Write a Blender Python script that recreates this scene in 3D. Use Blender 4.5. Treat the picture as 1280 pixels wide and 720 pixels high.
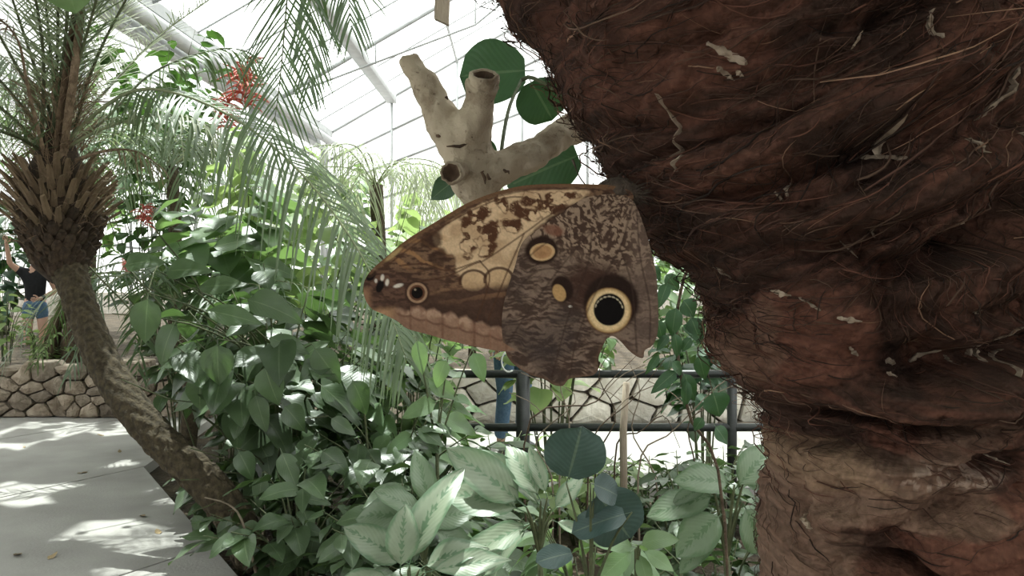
import bpy, bmesh, math, random
import numpy as np
from mathutils import Vector, Matrix

for o in list(bpy.data.objects):
    bpy.data.objects.remove(o)
scene = bpy.context.scene
COL = scene.collection

# ------------------------------------------------------------------ camera
F = 1100.0          # focal length in pixels of the 1280x720 frame
CZ = 1.5            # eye height
HY = 330.0          # row of the horizon
cam_d = bpy.data.cameras.new('camera')
cam = bpy.data.objects.new('camera', cam_d)
COL.objects.link(cam)
cam.location = (0, 0, CZ)
cam.rotation_euler = (math.radians(90), 0, 0)
cam_d.sensor_width = 36.0
cam_d.lens = 36.0 * F / 1280.0
cam_d.shift_y = -(360.0 - HY) / 1280.0
cam_d.clip_start = 0.02
cam_d.clip_end = 200
scene.camera = cam

# ------------------------------------------------------------------ light
SUN_DIR = Vector((-0.16, 0.36, 0.92)).normalized()      # towards the sun
world = bpy.data.worlds.new('sky')
scene.world = world
world.use_nodes = True
bg = world.node_tree.nodes['Background']
bg.inputs[0].default_value = (1.0, 0.955, 0.94, 1)
bg.inputs[1].default_value = 1.65
sun_d = bpy.data.lights.new('sun', 'SUN')
sun_d.energy = 17.0
sun_d.angle = math.radians(0.8)
sun_d.color = (1.0, 0.97, 0.9)
sun = bpy.data.objects.new('sun', sun_d)
COL.objects.link(sun)
sun.rotation_euler = SUN_DIR.to_track_quat('Z', 'Y').to_euler()
sun.location = SUN_DIR * 30
vs = scene.view_settings
vs.view_transform = 'Standard'
vs.look = 'None'
vs.gamma = 1.0
vs.use_curve_mapping = False
vs.exposure = 0.0
scene.cycles.max_bounces = 6
scene.cycles.transparent_max_bounces = 12

# ------------------------------------------------------------------ helpers
def P(px, py, d):
    return Vector(((px - 640.0) / F * d, d, CZ - (py - HY) / F * d))

def G(px, py):
    d = F * CZ / (py - HY)
    return Vector(((px - 640.0) / F * d, d, 0.0))

def lin(c):
    return tuple((x / 255.0 / 12.92) if x / 255.0 <= 0.04045 else ((x / 255.0 + 0.055) / 1.055) ** 2.4 for x in c)

def empty(name, loc, label, cat, group=None):
    o = bpy.data.objects.new(name, None)
    o.empty_display_size = 0.05
    o.location = loc
    COL.objects.link(o)
    o['label'] = label
    o['category'] = cat
    if group:
        o['group'] = group
    return o

def origin_of(parent):
    v = Vector((0, 0, 0))
    p = parent
    while p is not None:
        v = v + p.location
        p = p.parent
    return v

def mesh_data(name, verts, faces, mats, uv=None, smooth=True, col=None):
    me = bpy.data.meshes.new(name)
    verts = np.asarray(verts, dtype=float)
    if isinstance(faces, np.ndarray):
        nf = len(faces)
        k = faces.shape[1]
        me.vertices.add(len(verts))
        me.vertices.foreach_set('co', verts.astype(np.float32).ravel())
        me.loops.add(nf * k)
        me.loops.foreach_set('vertex_index', faces.astype(np.int32).ravel())
        me.polygons.add(nf)
        me.polygons.foreach_set('loop_start', np.arange(0, nf * k, k, dtype=np.int32))
        me.polygons.foreach_set('loop_total', np.full(nf, k, dtype=np.int32))
        me.update(calc_edges=True)
        me.validate()
    else:
        me.from_pydata([tuple(v) for v in verts], [], faces)
        me.update()
    if smooth:
        me.polygons.foreach_set('use_smooth', np.ones(len(me.polygons), dtype=bool))
    if uv is not None:
        lay = me.uv_layers.new(name='UVMap')
        li = np.zeros(len(me.loops), dtype=np.int32)
        me.loops.foreach_get('vertex_index', li)
        lay.data.foreach_set('uv', np.asarray(uv, dtype=np.float32)[li].ravel())
    if col is not None:
        ca = me.color_attributes.new('Col', 'FLOAT_COLOR', 'POINT')
        c = np.ones((len(verts), 4), dtype=np.float32)
        c[:, :3] = col
        ca.data.foreach_set('color', c.ravel())
    for m in (mats if isinstance(mats, (list, tuple)) else [mats]):
        me.materials.append(m)
    return me

def link(name, me, parent=None, mat4=None):
    o = bpy.data.objects.new(name, me)
    COL.objects.link(o)
    if parent is not None:
        o.parent = parent
        off = Matrix.Translation(-origin_of(parent))
        o.matrix_basis = off @ (mat4 if mat4 is not None else Matrix.Identity(4))
    elif mat4 is not None:
        o.matrix_basis = mat4
    return o

def obj(name, verts, faces, mat, parent=None, **kw):
    """one mesh object, vertices given in world space"""
    verts = np.asarray(verts, dtype=float)
    if parent is not None:
        verts = verts - np.array(origin_of(parent))
    me = mesh_data(name, verts, faces, mat, **kw)
    o = bpy.data.objects.new(name, me)
    COL.objects.link(o)
    if parent is not None:
        o.parent = parent
    return o

class MB:
    def __init__(self):
        self.v = []
        self.f = []
        self.c = []
    def add(self, verts, faces, col=None):
        n = len(self.v)
        self.v.extend(verts)
        self.f.extend([tuple(i + n for i in f) for f in faces])
        if col is not None:
            self.c.extend([col] * len(verts))
    def tube(self, pts, radii, sides=6, cap=True, col=None):
        v, f = tube(pts, radii, sides, cap)
        self.add(v, f, col)
    def box(self, c, s, rz=0):
        v, f = boxv(c, s, rz)
        self.add(v, f)
    def build(self, name, mat, parent=None, smooth=True):
        return obj(name, self.v, self.f, mat, parent, smooth=smooth, col=np.array(self.c) if self.c else None)

def boxv(c, s, rz=0):
    ca, sa = math.cos(rz), math.sin(rz)
    vs_ = []
    for dx in (-.5, .5):
        for dy in (-.5, .5):
            for dz in (-.5, .5):
                x, y, z = dx * s[0], dy * s[1], dz * s[2]
                vs_.append((c[0] + x * ca - y * sa, c[1] + x * sa + y * ca, c[2] + z))
    fs = [(0, 1, 3, 2), (4, 6, 7, 5), (0, 4, 5, 1), (2, 3, 7, 6), (0, 2, 6, 4), (1, 5, 7, 3)]
    return vs_, fs

def tube(pts, radii, sides=6, cap=True):
    pts = [Vector(p) for p in pts]
    if not hasattr(radii, '__len__'):
        radii = [radii] * len(pts)
    v, f = [], []
    prev = None
    n = len(pts)
    for i, p in enumerate(pts):
        t = (pts[min(i + 1, n - 1)] - pts[max(i - 1, 0)])
        if t.length < 1e-9:
            t = Vector((0, 0, 1))
        t.normalize()
        if prev is None:
            a = Vector((1, 0, 0)) if abs(t.x) < .8 else Vector((0, 1, 0))
        else:
            a = prev
        a = (a - t * a.dot(t)).normalized()
        b = t.cross(a)
        prev = a
        for k in range(sides):
            an = 2 * math.pi * k / sides
            v.append(tuple(p + (a * math.cos(an) + b * math.sin(an)) * radii[i]))
    for i in range(n - 1):
        for k in range(sides):
            k2 = (k + 1) % sides
            f.append((i * sides + k, i * sides + k2, (i + 1) * sides + k2, (i + 1) * sides + k))
    if cap:
        f.append(tuple(range(sides - 1, -1, -1)))
        f.append(tuple((n - 1) * sides + k for k in range(sides)))
    return v, f

def spline(ctrl, n):
    """Catmull-Rom through control points, n samples"""
    c = [Vector(p) for p in ctrl]
    c = [c[0] * 2 - c[1]] + c + [c[-1] * 2 - c[-2]]
    out = []
    seg = len(c) - 3
    for i in range(n):
        u = i / (n - 1) * seg
        k = min(int(u), seg - 1)
        t = u - k
        p0, p1, p2, p3 = c[k], c[k + 1], c[k + 2], c[k + 3]
        out.append(0.5 * ((2 * p1) + (p2 - p0) * t + (2 * p0 - 5 * p1 + 4 * p2 - p3) * t * t + (3 * p1 - p0 - 3 * p2 + p3) * t ** 3))
    return out

# numpy value noise ------------------------------------------------------
_rs = np.random.RandomState(7)
_perm = _rs.permutation(4096)
_val = _rs.rand(4096)
def _h2(i, j):
    return _val[(_perm[(i & 4095)] + j * 131) & 4095]
def noise2(x, y):
    x = np.asarray(x, float); y = np.asarray(y, float)
    i = np.floor(x).astype(np.int64); j = np.floor(y).astype(np.int64)
    u = x - i; v = y - j
    u = u * u * (3 - 2 * u); v = v * v * (3 - 2 * v)
    a = _h2(i, j); b = _h2(i + 1, j); c = _h2(i, j + 1); d = _h2(i + 1, j + 1)
    return (a * (1 - u) + b * u) * (1 - v) + (c * (1 - u) + d * u) * v
def fbm2(x, y, o=4):
    s = 0; a = 0.5; t = 0
    for k in range(o):
        s = s + a * noise2(x * 2 ** k + 17.3 * k, y * 2 ** k + 9.1 * k); t += a; a *= .5
    return s / t
def sstep(a, b, x):
    t = np.clip((x - a) / (b - a), 0, 1)
    return t * t * (3 - 2 * t)

# ------------------------------------------------------------------ materials
class NT:
    def __init__(self, m):
        self.t = m.node_tree; self.n = self.t.nodes; self.l = self.t.links
    def new(self, typ, **kw):
        nd = self.n.new(typ)
        for k, v in kw.items():
            setattr(nd, k, v)
        return nd
    def math(self, op, a, b=None, clamp=False):
        nd = self.new('ShaderNodeMath', operation=op, use_clamp=clamp)
        for i, x in enumerate((a, b)):
            if x is None:
                continue
            if isinstance(x, (int, float)):
                nd.inputs[i].default_value = x
            else:
                self.l.new(x, nd.inputs[i])
        return nd.outputs[0]
    def mix(self, fac, a, b):
        nd = self.new('ShaderNodeMix', data_type='RGBA')
        for i, x in ((0, fac), (6, a), (7, b)):
            if isinstance(x, (int, float)):
                nd.inputs[i].default_value = x
            elif isinstance(x, tuple):
                nd.inputs[i].default_value = (*x[:3], 1)
            else:
                self.l.new(x, nd.inputs[i])
        return nd.outputs[2]

def new_mat(name):
    m = bpy.data.materials.new(name)
    m.use_nodes = True
    t = NT(m)
    return m, t, t.n['Principled BSDF']

def mat_noise(name, c1, c2, scale=10, rough=.8, bump=.3, bscale=None, detail=5, stretch=(1, 1, 1), rnd=0.0, spec=.3, metal=0.0, dist=0.02):
    m, t, p = new_mat(name)
    tc = t.new('ShaderNodeTexCoord')
    mp = t.new('ShaderNodeMapping')
    mp.inputs['Scale'].default_value = stretch
    t.l.new(tc.outputs['Object'], mp.inputs[0])
    nz = t.new('ShaderNodeTexNoise')
    nz.inputs['Scale'].default_value = scale
    nz.inputs['Detail'].default_value = detail
    t.l.new(mp.outputs[0], nz.inputs['Vector'])
    rmp = t.new('ShaderNodeMapRange')
    rmp.inputs[1].default_value = .3; rmp.inputs[2].default_value = .7
    t.l.new(nz.outputs[0], rmp.inputs[0])
    c = t.mix(rmp.outputs[0], c1, c2)
    if rnd > 0:
        oi = t.new('ShaderNodeObjectInfo')
        hs = t.new('ShaderNodeHueSaturation')
        v = t.math('ADD', t.math('MULTIPLY', oi.outputs['Random'], 2 * rnd), 1 - rnd)
        t.l.new(v, hs.inputs['Value'])
        t.l.new(c, hs.inputs['Color'])
        c = hs.outputs[0]
    t.l.new(c, p.inputs['Base Color'])
    p.inputs['Roughness'].default_value = rough
    p.inputs['Metallic'].default_value = metal
    p.inputs['Specular IOR Level'].default_value = spec
    if bump > 0:
        nb = t.new('ShaderNodeTexNoise')
        nb.inputs['Scale'].default_value = bscale or scale * 3
        nb.inputs['Detail'].default_value = 4
        t.l.new(mp.outputs[0], nb.inputs['Vector'])
        b = t.new('ShaderNodeBump')
        b.inputs['Strength'].default_value = bump
        b.inputs['Distance'].default_value = dist
        t.l.new(nb.outputs[0], b.inputs['Height'])
        t.l.new(b.outputs[0], p.inputs['Normal'])
    return m

def mat_vcol(name, rough=.8, bump=.0, bscale=200, dist=.002, spec=.2, transl=0.0):
    m, t, p = new_mat(name)
    at = t.new('ShaderNodeVertexColor', layer_name='Col')
    t.l.new(at.outputs[0], p.inputs['Base Color'])
    p.inputs['Roughness'].default_value = rough
    p.inputs['Specular IOR Level'].default_value = spec
    if bump:
        tc = t.new('ShaderNodeTexCoord')
        nb = t.new('ShaderNodeTexNoise')
        nb.inputs['Scale'].default_value = bscale
        nb.inputs['Detail'].default_value = 5
        t.l.new(tc.outputs['Object'], nb.inputs['Vector'])
        b = t.new('ShaderNodeBump')
        b.inputs['Strength'].default_value = bump
        b.inputs['Distance'].default_value = dist
        t.l.new(nb.outputs[0], b.inputs['Height'])
        t.l.new(b.outputs[0], p.inputs['Normal'])
    if transl:
        tr = t.new('ShaderNodeBsdfTranslucent')
        t.l.new(at.outputs[0], tr.inputs[0])
        mx = t.new('ShaderNodeMixShader')
        mx.inputs[0].default_value = transl
        t.l.new(p.outputs[0], mx.inputs[1]); t.l.new(tr.outputs[0], mx.inputs[2])
        t.l.new(mx.outputs[0], t.n['Material Output'].inputs[0])
    return m

def mat_leaf(name, c1, c2, tcol, transl=.3, rough=.42, var=.35, vein=.5, silver=None, spec=.5, nveins=11):
    """leaf blade: per-leaf tint, midrib and side veins from the leaf's own UV; optional silver variegation"""
    m, t, p = new_mat(name)
    oi = t.new('ShaderNodeObjectInfo')
    uv = t.new('ShaderNodeUVMap')
    sp = t.new('ShaderNodeSeparateXYZ')
    t.l.new(uv.outputs[0], sp.inputs[0])
    au = t.math('ABSOLUTE', t.math('SUBTRACT', sp.outputs[0], .5))
    c = t.mix(oi.outputs['Random'], c1, c2)
    tcn = t.new('ShaderNodeTexCoord')
    nz = t.new('ShaderNodeTexNoise')
    nz.inputs['Scale'].default_value = 5.0
    nz.inputs['Detail'].default_value = 6
    t.l.new(tcn.outputs['Object'], nz.inputs['Vector'])
    ph = t.math('FRACT', t.math('SUBTRACT', t.math('MULTIPLY', sp.outputs[1], nveins), t.math('MULTIPLY', au, nveins * .75)))
    vline = t.math('ABSOLUTE', t.math('SUBTRACT', ph, .5))          # 0 at the middle of a panel, .5 at a vein
    mid = t.math('LESS_THAN', au, .022)
    if silver:
        nz2 = t.new('ShaderNodeTexNoise')
        nz2.inputs['Scale'].default_value = 14.0
        nz2.inputs['Detail'].default_value = 3
        t.l.new(tcn.outputs['Object'], nz2.inputs['Vector'])
        # silver centre panels, green margin and green feathering along midrib
        edge = t.math('ADD', t.math('MULTIPLY', au, 2.3), t.math('MULTIPLY', t.math('SUBTRACT', nz.outputs[0], .5), .9))
        edge = t.math('ADD', edge, t.math('MULTIPLY', vline, .12))
        fac = t.math('MULTIPLY', t.math('SUBTRACT', 1.05, edge), 4.0, True)
        core = t.math('ADD', t.math('MULTIPLY', au, 6.0), t.math('ADD', t.math('MULTIPLY', vline, -1.3), t.math('MULTIPLY', nz2.outputs[0], 2.4)))
        fac2 = t.math('MULTIPLY', t.math('SUBTRACT', core, .95), 3.0, True)
        c = t.mix(t.math('MULTIPLY', t.math('MULTIPLY', fac, fac2), .85), c, silver)
    else:
        dk = t.mix(.5, c, (0.0, 0.01, 0.0))
        c = t.mix(t.math('MULTIPLY', t.math('GREATER_THAN', vline, .44), .35 * vein), c, dk)
        lt = t.mix(.4, c, (.35, .42, .25))
        c = t.mix(t.math('MULTIPLY', mid, vein), c, lt)
    hs = t.new('ShaderNodeHueSaturation')
    r2 = t.math('FRACT', t.math('MULTIPLY', oi.outputs['Random'], 7.31))
    v = t.math('ADD', t.math('MULTIPLY', r2, 2 * var), 1 - var)
    v = t.math('MULTIPLY', v, t.math('ADD', t.math('MULTIPLY', nz.outputs[0], .5), .75))
    t.l.new(v, hs.inputs['Value'])
    t.l.new(c, hs.inputs['Color'])
    t.l.new(hs.outputs[0], p.inputs['Base Color'])
    p.inputs['Roughness'].default_value = rough
    p.inputs['Specular IOR Level'].default_value = spec
    b = t.new('ShaderNodeBump')
    b.inputs['Strength'].default_value = .12
    b.inputs['Distance'].default_value = .006
    t.l.new(t.math('MULTIPLY', vline, -1.0), b.inputs['Height'])
    t.l.new(b.outputs[0], p.inputs['Normal'])
    tr = t.new('ShaderNodeBsdfTranslucent')
    tr.inputs[0].default_value = (*tcol, 1)
    mx = t.new('ShaderNodeMixShader')
    mx.inputs[0].default_value = transl
    t.l.new(p.outputs[0], mx.inputs[1]); t.l.new(tr.outputs[0], mx.inputs[2])
    t.l.new(mx.outputs[0], t.n['Material Output'].inputs[0])
    return m

def mat_pane(name, white=.35, tint=(.9, .95, .95)):
    m, t, p = new_mat(name)
    t.n.remove(p)
    tr = t.new('ShaderNodeBsdfTransparent')
    tr.inputs[0].default_value = (*tint, 1)
    tl = t.new('ShaderNodeBsdfTranslucent')
    tl.inputs[0].default_value = (.95, .97, .98, 1)
    mx = t.new('ShaderNodeMixShader')
    mx.inputs[0].default_value = white
    t.l.new(tr.outputs[0], mx.inputs[1]); t.l.new(tl.outputs[0], mx.inputs[2])
    t.l.new(mx.outputs[0], t.n['Material Output'].inputs[0])
    return m

M = {}
M['concrete'] = mat_noise('concrete', (.30, .285, .27), (.39, .375, .355), 2.5, .85, .15, 60, rnd=.04)
M['soil'] = mat_noise('soil', (.035, .026, .018), (.10, .075, .05), 6, .95, .8, 25, dist=.05)
M['stone'] = mat_noise('stone', (.17, .13, .095), (.36, .30, .24), 9, .9, .8, 22, rnd=.42, dist=.04)
M['palestone'] = mat_noise('pale_stone', (.42, .38, .32), (.62, .58, .52), 9, .9, .5, 26, rnd=.25, dist=.03)
M['mortar'] = mat_noise('mortar', (.07, .055, .045), (.12, .10, .08), 14, .95, .5, 40)
M['rail'] = mat_noise('dark_painted_steel', (.018, .02, .02), (.03, .032, .03), 30, .45, .1, spec=.5)
M['steel'] = mat_noise('white_painted_steel', (.36, .37, .37), (.46, .47, .47), 4, .5, .0)
M['steelgrey'] = mat_noise('grey_galvanised_steel', (.32, .33, .33), (.40, .41, .41), 4, .5, .0)
M['pane'] = mat_pane('frosted_glazing', .25)
M['panewall'] = mat_pane('glass_wall_glazing', .35)
M['bark'] = mat_noise('brown_bark', (.05, .034, .022), (.13, .09, .06), 40, .9, .7, 120, dist=.01)
M['palmbark'] = mat_noise('palm_trunk_bark', (.030, .023, .014), (.095, .073, .044), 35, .9, .8, 90, dist=.01)
M['boot'] = mat_noise('cut_frond_base', (.12, .082, .05), (.27, .195, .125), 18, .85, .6, 60, stretch=(1, 1, .25), rnd=.25, dist=.01)
M['knob'] = mat_noise('old_frond_scar', (.035, .024, .016), (.09, .06, .04), 30, .95, .7, 80, rnd=.3, dist=.01)
M['dead'] = mat_noise('dry_brown_fibre', (.12, .08, .05), (.30, .21, .14), 25, .9, .4, 70, rnd=.2)
M['stem'] = mat_noise('green_brown_stem', (.06, .075, .035), (.11, .12, .06), 20, .7, .3, 60)
M['twig'] = mat_noise('dry_twig', (.13, .10, .07), (.26, .21, .16), 20, .85, .4, 60)
M['palewood'] = mat_noise('pale_bark', (.25, .195, .14), (.60, .52, .41), 30, .9, .7, 120, detail=10, dist=.004)
def mat_limb(name):
    m, t, p = new_mat(name)
    tc = t.new('ShaderNodeTexCoord')
    n1 = t.new('ShaderNodeTexNoise'); n1.inputs['Scale'].default_value = 26; n1.inputs['Detail'].default_value = 8; n1.inputs['Roughness'].default_value = .65
    n2 = t.new('ShaderNodeTexNoise'); n2.inputs['Scale'].default_value = 90; n2.inputs['Detail'].default_value = 6
    n3 = t.new('ShaderNodeTexNoise'); n3.inputs['Scale'].default_value = 240; n3.inputs['Detail'].default_value = 3
    for n in (n1, n2, n3):
        t.l.new(tc.outputs['Object'], n.inputs['Vector'])
    c = t.mix(n2.outputs[0], (.34, .27, .19), (.57, .48, .37))
    f = t.math('MULTIPLY', t.math('SUBTRACT', n1.outputs[0], .51), 9.0, True)
    c = t.mix(t.math('MULTIPLY', f, .75), c, (.20, .135, .085))
    g = t.math('MULTIPLY', t.math('SUBTRACT', n3.outputs[0], .66), 14.0, True)
    c = t.mix(t.math('MULTIPLY', g, .7), c, (.12, .08, .055))
    t.l.new(c, p.inputs['Base Color'])
    p.inputs['Roughness'].default_value = .9
    p.inputs['Specular IOR Level'].default_value = .2
    b = t.new('ShaderNodeBump'); b.inputs['Strength'].default_value = .8; b.inputs['Distance'].default_value = .004
    t.l.new(t.math('ADD', n2.outputs[0], t.math('MULTIPLY', f, -.5)), b.inputs['Height'])
    t.l.new(b.outputs[0], p.inputs['Normal'])
    return m
M['palewood'] = mat_limb('pale_flaking_bark')
M['cutwood'] = mat_noise('dark_cut_heartwood', (.045, .028, .018), (.16, .10, .065), 70, .9, .6, 150, dist=.003)
M['shrub'] = mat_leaf('shrub_leaf', (.046, .076, .035), (.075, .114, .056), (.15, .27, .07), .2, .36, .3)
M['shrub2'] = mat_leaf('back_shrub_leaf', (.10, .165, .08), (.16, .24, .12), (.26, .42, .12), .32, .4, .3)
M['lime'] = mat_leaf('lime_leaf', (.19, .28, .11), (.29, .38, .18), (.40, .54, .18), .42, .4, .3)
M['dark'] = mat_leaf('dark_round_leaf', (.025, .065, .03), (.04, .095, .04), (.05, .14, .02), .15, .42, .2)
M['bluedark'] = mat_leaf('blue_green_leaf', (.035, .065, .06), (.05, .085, .075), (.05, .10, .05), .12, .4, .2)
M['silver'] = mat_leaf('silver_variegated_leaf', (.085, .145, .08), (.11, .18, .10), (.20, .32, .16), .18, .42, .2, silver=(.25, .288, .205))
M['silverdk'] = mat_leaf('faintly_variegated_leaf', (.062, .108, .050), (.085, .135, .068), (.16, .28, .12), .2, .38, .2, silver=(.155, .20, .13))
M['canopy'] = mat_leaf('tree_leaf', (.05, .12, .03), (.08, .17, .05), (.10, .22, .03), .2, .5, .3)
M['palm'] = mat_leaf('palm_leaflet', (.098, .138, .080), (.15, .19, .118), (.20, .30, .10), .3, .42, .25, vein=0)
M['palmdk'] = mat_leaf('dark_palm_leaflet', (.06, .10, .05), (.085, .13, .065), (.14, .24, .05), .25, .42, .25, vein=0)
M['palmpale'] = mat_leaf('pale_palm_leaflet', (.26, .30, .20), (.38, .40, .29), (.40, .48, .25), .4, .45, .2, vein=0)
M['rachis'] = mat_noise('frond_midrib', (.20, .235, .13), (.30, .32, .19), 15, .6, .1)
M['rachisdk'] = mat_noise('dark_frond_midrib', (.07, .085, .04), (.11, .12, .06), 15, .6, .1)  # darker midrib tone
M['red'] = mat_noise('red_petal', (.42, .07, .055), (.58, .15, .11), 30, .6, .0, rnd=.2)
M['skin'] = mat_noise('skin', (.45, .27, .20), (.50, .31, .235), 8, .6, .0)
M['black_cloth'] = mat_noise('black_jersey', (.008, .008, .010), (.016, .016, .018), 30, .9, .2)
M['denim'] = mat_noise('blue_denim', (.06, .11, .18), (.10, .165, .25), 60, .9, .3, 200)
M['pink_cloth'] = mat_noise('coral_cotton', (.48, .20, .17), (.56, .25, .21), 30, .9, .2)
M['hair'] = mat_noise('dark_brown_hair', (.02, .013, .009), (.05, .03, .02), 40, .6, .3, stretch=(1, 1, .2))
M['shoe'] = mat_noise('grey_canvas', (.10, .10, .11), (.16, .16, .17), 30, .8, .2)
M['white_cord'] = mat_noise('white_plastic', (.68, .68, .66), (.75, .75, .73), 30, .5, .0)
M['watch'] = mat_noise('black_rubber', (.01, .01, .01), (.02, .02, .02), 30, .6, .0)
M['batten'] = mat_noise('weathered_batten', (.24, .19, .14), (.36, .30, .23), 30, .85, .4, 90, stretch=(1, 1, .2))
M['litter'] = mat_noise('dry_leaf', (.22, .15, .08), (.42, .33, .20), 20, .85, .2, rnd=.3)
M['fibre'] = mat_vcol('palm_fibre', .9, .0)
M['trunk'] = mat_vcol('fibrous_trunk', .95, .8, 260, .003, spec=.1)
M['wing'] = mat_vcol('wing_scales', .85, .25, 1500, .0004, spec=.15, transl=.12)
M['fur'] = mat_noise('brown_fur', (.045, .032, .025), (.10, .074, .058), 300, .95, .8, 900, dist=.001)
M['chip'] = mat_noise('pale_wood_chip', (.20, .145, .105), (.42, .335, .26), 160, .9, .5, 300, rnd=.25, dist=.002)

# ------------------------------------------------------------------ leaf meshes
def leaf_mesh(name, mat, shape='ovate', width=.5, fold=.18, droop=.35, wave=.03, nl=8, nw=4, petiole=.12, seed=0, curl=0.0):
    """unit leaf: base at the origin, blade along +Y to y=1, upper side +Z"""
    r = random.Random(seed)
    vs_, uv, fs = [], [], []
    ph = r.uniform(0, 6)
    rows = nl + 1
    for i in range(rows):
        t = i / nl
        if shape == 'ovate':
            w = math.sin(math.pi * t ** .72) ** .8 * (1 - .25 * t)
        elif shape == 'round':
            w = math.sqrt(max(0, 1 - (2 * t - 1) ** 2)) ** .85
            if t < .06: w = .35
        elif shape == 'lance':
            w = math.sin(math.pi * t ** .85) ** .75
        elif shape == 'heart':
            w = (math.sin(math.pi * min(1, t * .86 + .14)) ** .7) * (1.15 - .4 * t)
        w = max(w, .03) * width * .5
        if i == nl: w = .004
        y = petiole + t * (1 - petiole)
        zc = -droop * t * t * .6
        for j in range(nw + 1):
            s = j / nw * 2 - 1
            x = s * w
            z = zc + abs(x) * fold * (1 + .3 * math.sin(ph)) - curl * x * x * 3 + wave * math.sin(ph + 9 * t + 2 * s) * abs(s)
            vs_.append((x, y * (1 - .12 * droop * t), z))
            uv.append((j / nw, t))
    for i in range(nl):
        for j in range(nw):
            a = i * (nw + 1) + j
            fs.append((a, a + 1, a + nw + 2, a + nw + 1))
    n = len(vs_)
    if petiole > 0:
        for (x, y, z) in ((-.008, 0, 0), (.008, 0, 0), (0, 0, -.012)):
            vs_.append((x, y, z)); uv.append((.5, 0))
        for (x, y, z) in ((-.008, petiole * 1.15, .004), (.008, petiole * 1.15, .004), (0, petiole * 1.15, -.008)):
            vs_.append((x, y, z)); uv.append((.5, 0))
        for k in range(3):
            fs.append((n + k, n + (k + 1) % 3, n + 3 + (k + 1) % 3, n + 3 + k))
    return mesh_data(name, vs_, fs, mat, uv=uv)

def leaf_set(name, mat, n=4, **kw):
    return [leaf_mesh(name, mat, seed=k, **{**kw, 'width': kw.get('width', .5) * (0.9 + .07 * k), 'droop': kw.get('droop', .35) * (.5 + .4 * k)}) for k in range(n)]

L = {}
L['shrub'] = leaf_set('shrub_leaf', M['shrub'], 4, shape='ovate', width=.58, droop=.3, fold=.15)
L['shrub2'] = leaf_set('back_shrub_leaf', M['shrub2'], 4, shape='ovate', width=.55, droop=.35)
L['lime'] = leaf_set('lime_leaf', M['lime'], 4, shape='heart', width=.75, droop=.3)
L['big'] = leaf_set('broad_leaf', M['shrub2'], 4, shape='heart', width=.8, droop=.3)
L['dark'] = leaf_set('dark_leaf', M['dark'], 4, shape='round', width=.85, droop=.15, fold=.08, nl=10, nw=6)
L['darkov'] = leaf_set('dark_ovate_leaf', M['dark'], 4, shape='ovate', width=.55, droop=.4)
L['blue'] = leaf_set('blue_leaf', M['bluedark'], 4, shape='round', width=.88, droop=.12, fold=.08, nl=10, nw=6)
L['silver'] = leaf_set('silver_leaf', M['silver'], 4, shape='lance', width=.40, droop=.45, fold=.25, nl=10, nw=6)
L['silverdk'] = leaf_set('faint_leaf', M['silverdk'], 4, shape='lance', width=.42, droop=.4, fold=.22, nl=10, nw=6)
L['lance'] = leaf_set('lance_leaf', M['shrub2'], 4, shape='lance', width=.3, droop=.5)
L['small'] = leaf_set('small_leaf', M['lime'], 3, shape='ovate', width=.45, droop=.3, nl=5, nw=2)
L['smalldk'] = leaf_set('small_dark_leaf', M['shrub'], 3, shape='ovate', width=.45, droop=.3, nl=5, nw=2)
L['canopy'] = leaf_set('tree_leaf', M['canopy'], 3, shape='ovate', width=.6, droop=.3, nl=6, nw=2)
L['litter'] = leaf_set('litter_leaf', M['litter'], 3, shape='ovate', width=.5, droop=-.3, nl=5, nw=2, petiole=.05)

def leaf_matrix(base, d, nrm, size, wid=1.0):
    y = Vector(d).normalized()
    z = Vector(nrm)
    z = z - y * z.dot(y)
    if z.length < 1e-4:
        z = Vector((0, 0, 1)).cross(y)
    z.normalize()
    x = y.cross(z)
    m = Matrix.Identity(4)
    for i in range(3):
        m[i][0] = x[i] * size * wid; m[i][1] = y[i] * size; m[i][2] = z[i] * size; m[i][3] = base[i]
    return m

def put_leaf(parent, meshes, base, d, nrm, size, rng, wid=1.0, name='leaf'):
    return link(name, rng.choice(meshes), parent, leaf_matrix(base, d, nrm, size, wid))

def hero_leaf(parent, meshes, b, t, D, rng, wid=1.0, nrm=(0, -.75, .65), dd=0.0, name='leaf'):
    """leaf seen from pixel b (base) to pixel t (tip), at distance D"""
    p0 = P(b[0], b[1], D); p1 = P(t[0], t[1], D - dd)
    return put_leaf(parent, meshes, p0, p1 - p0, Vector(nrm), (p1 - p0).length, rng, wid, name)

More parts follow.
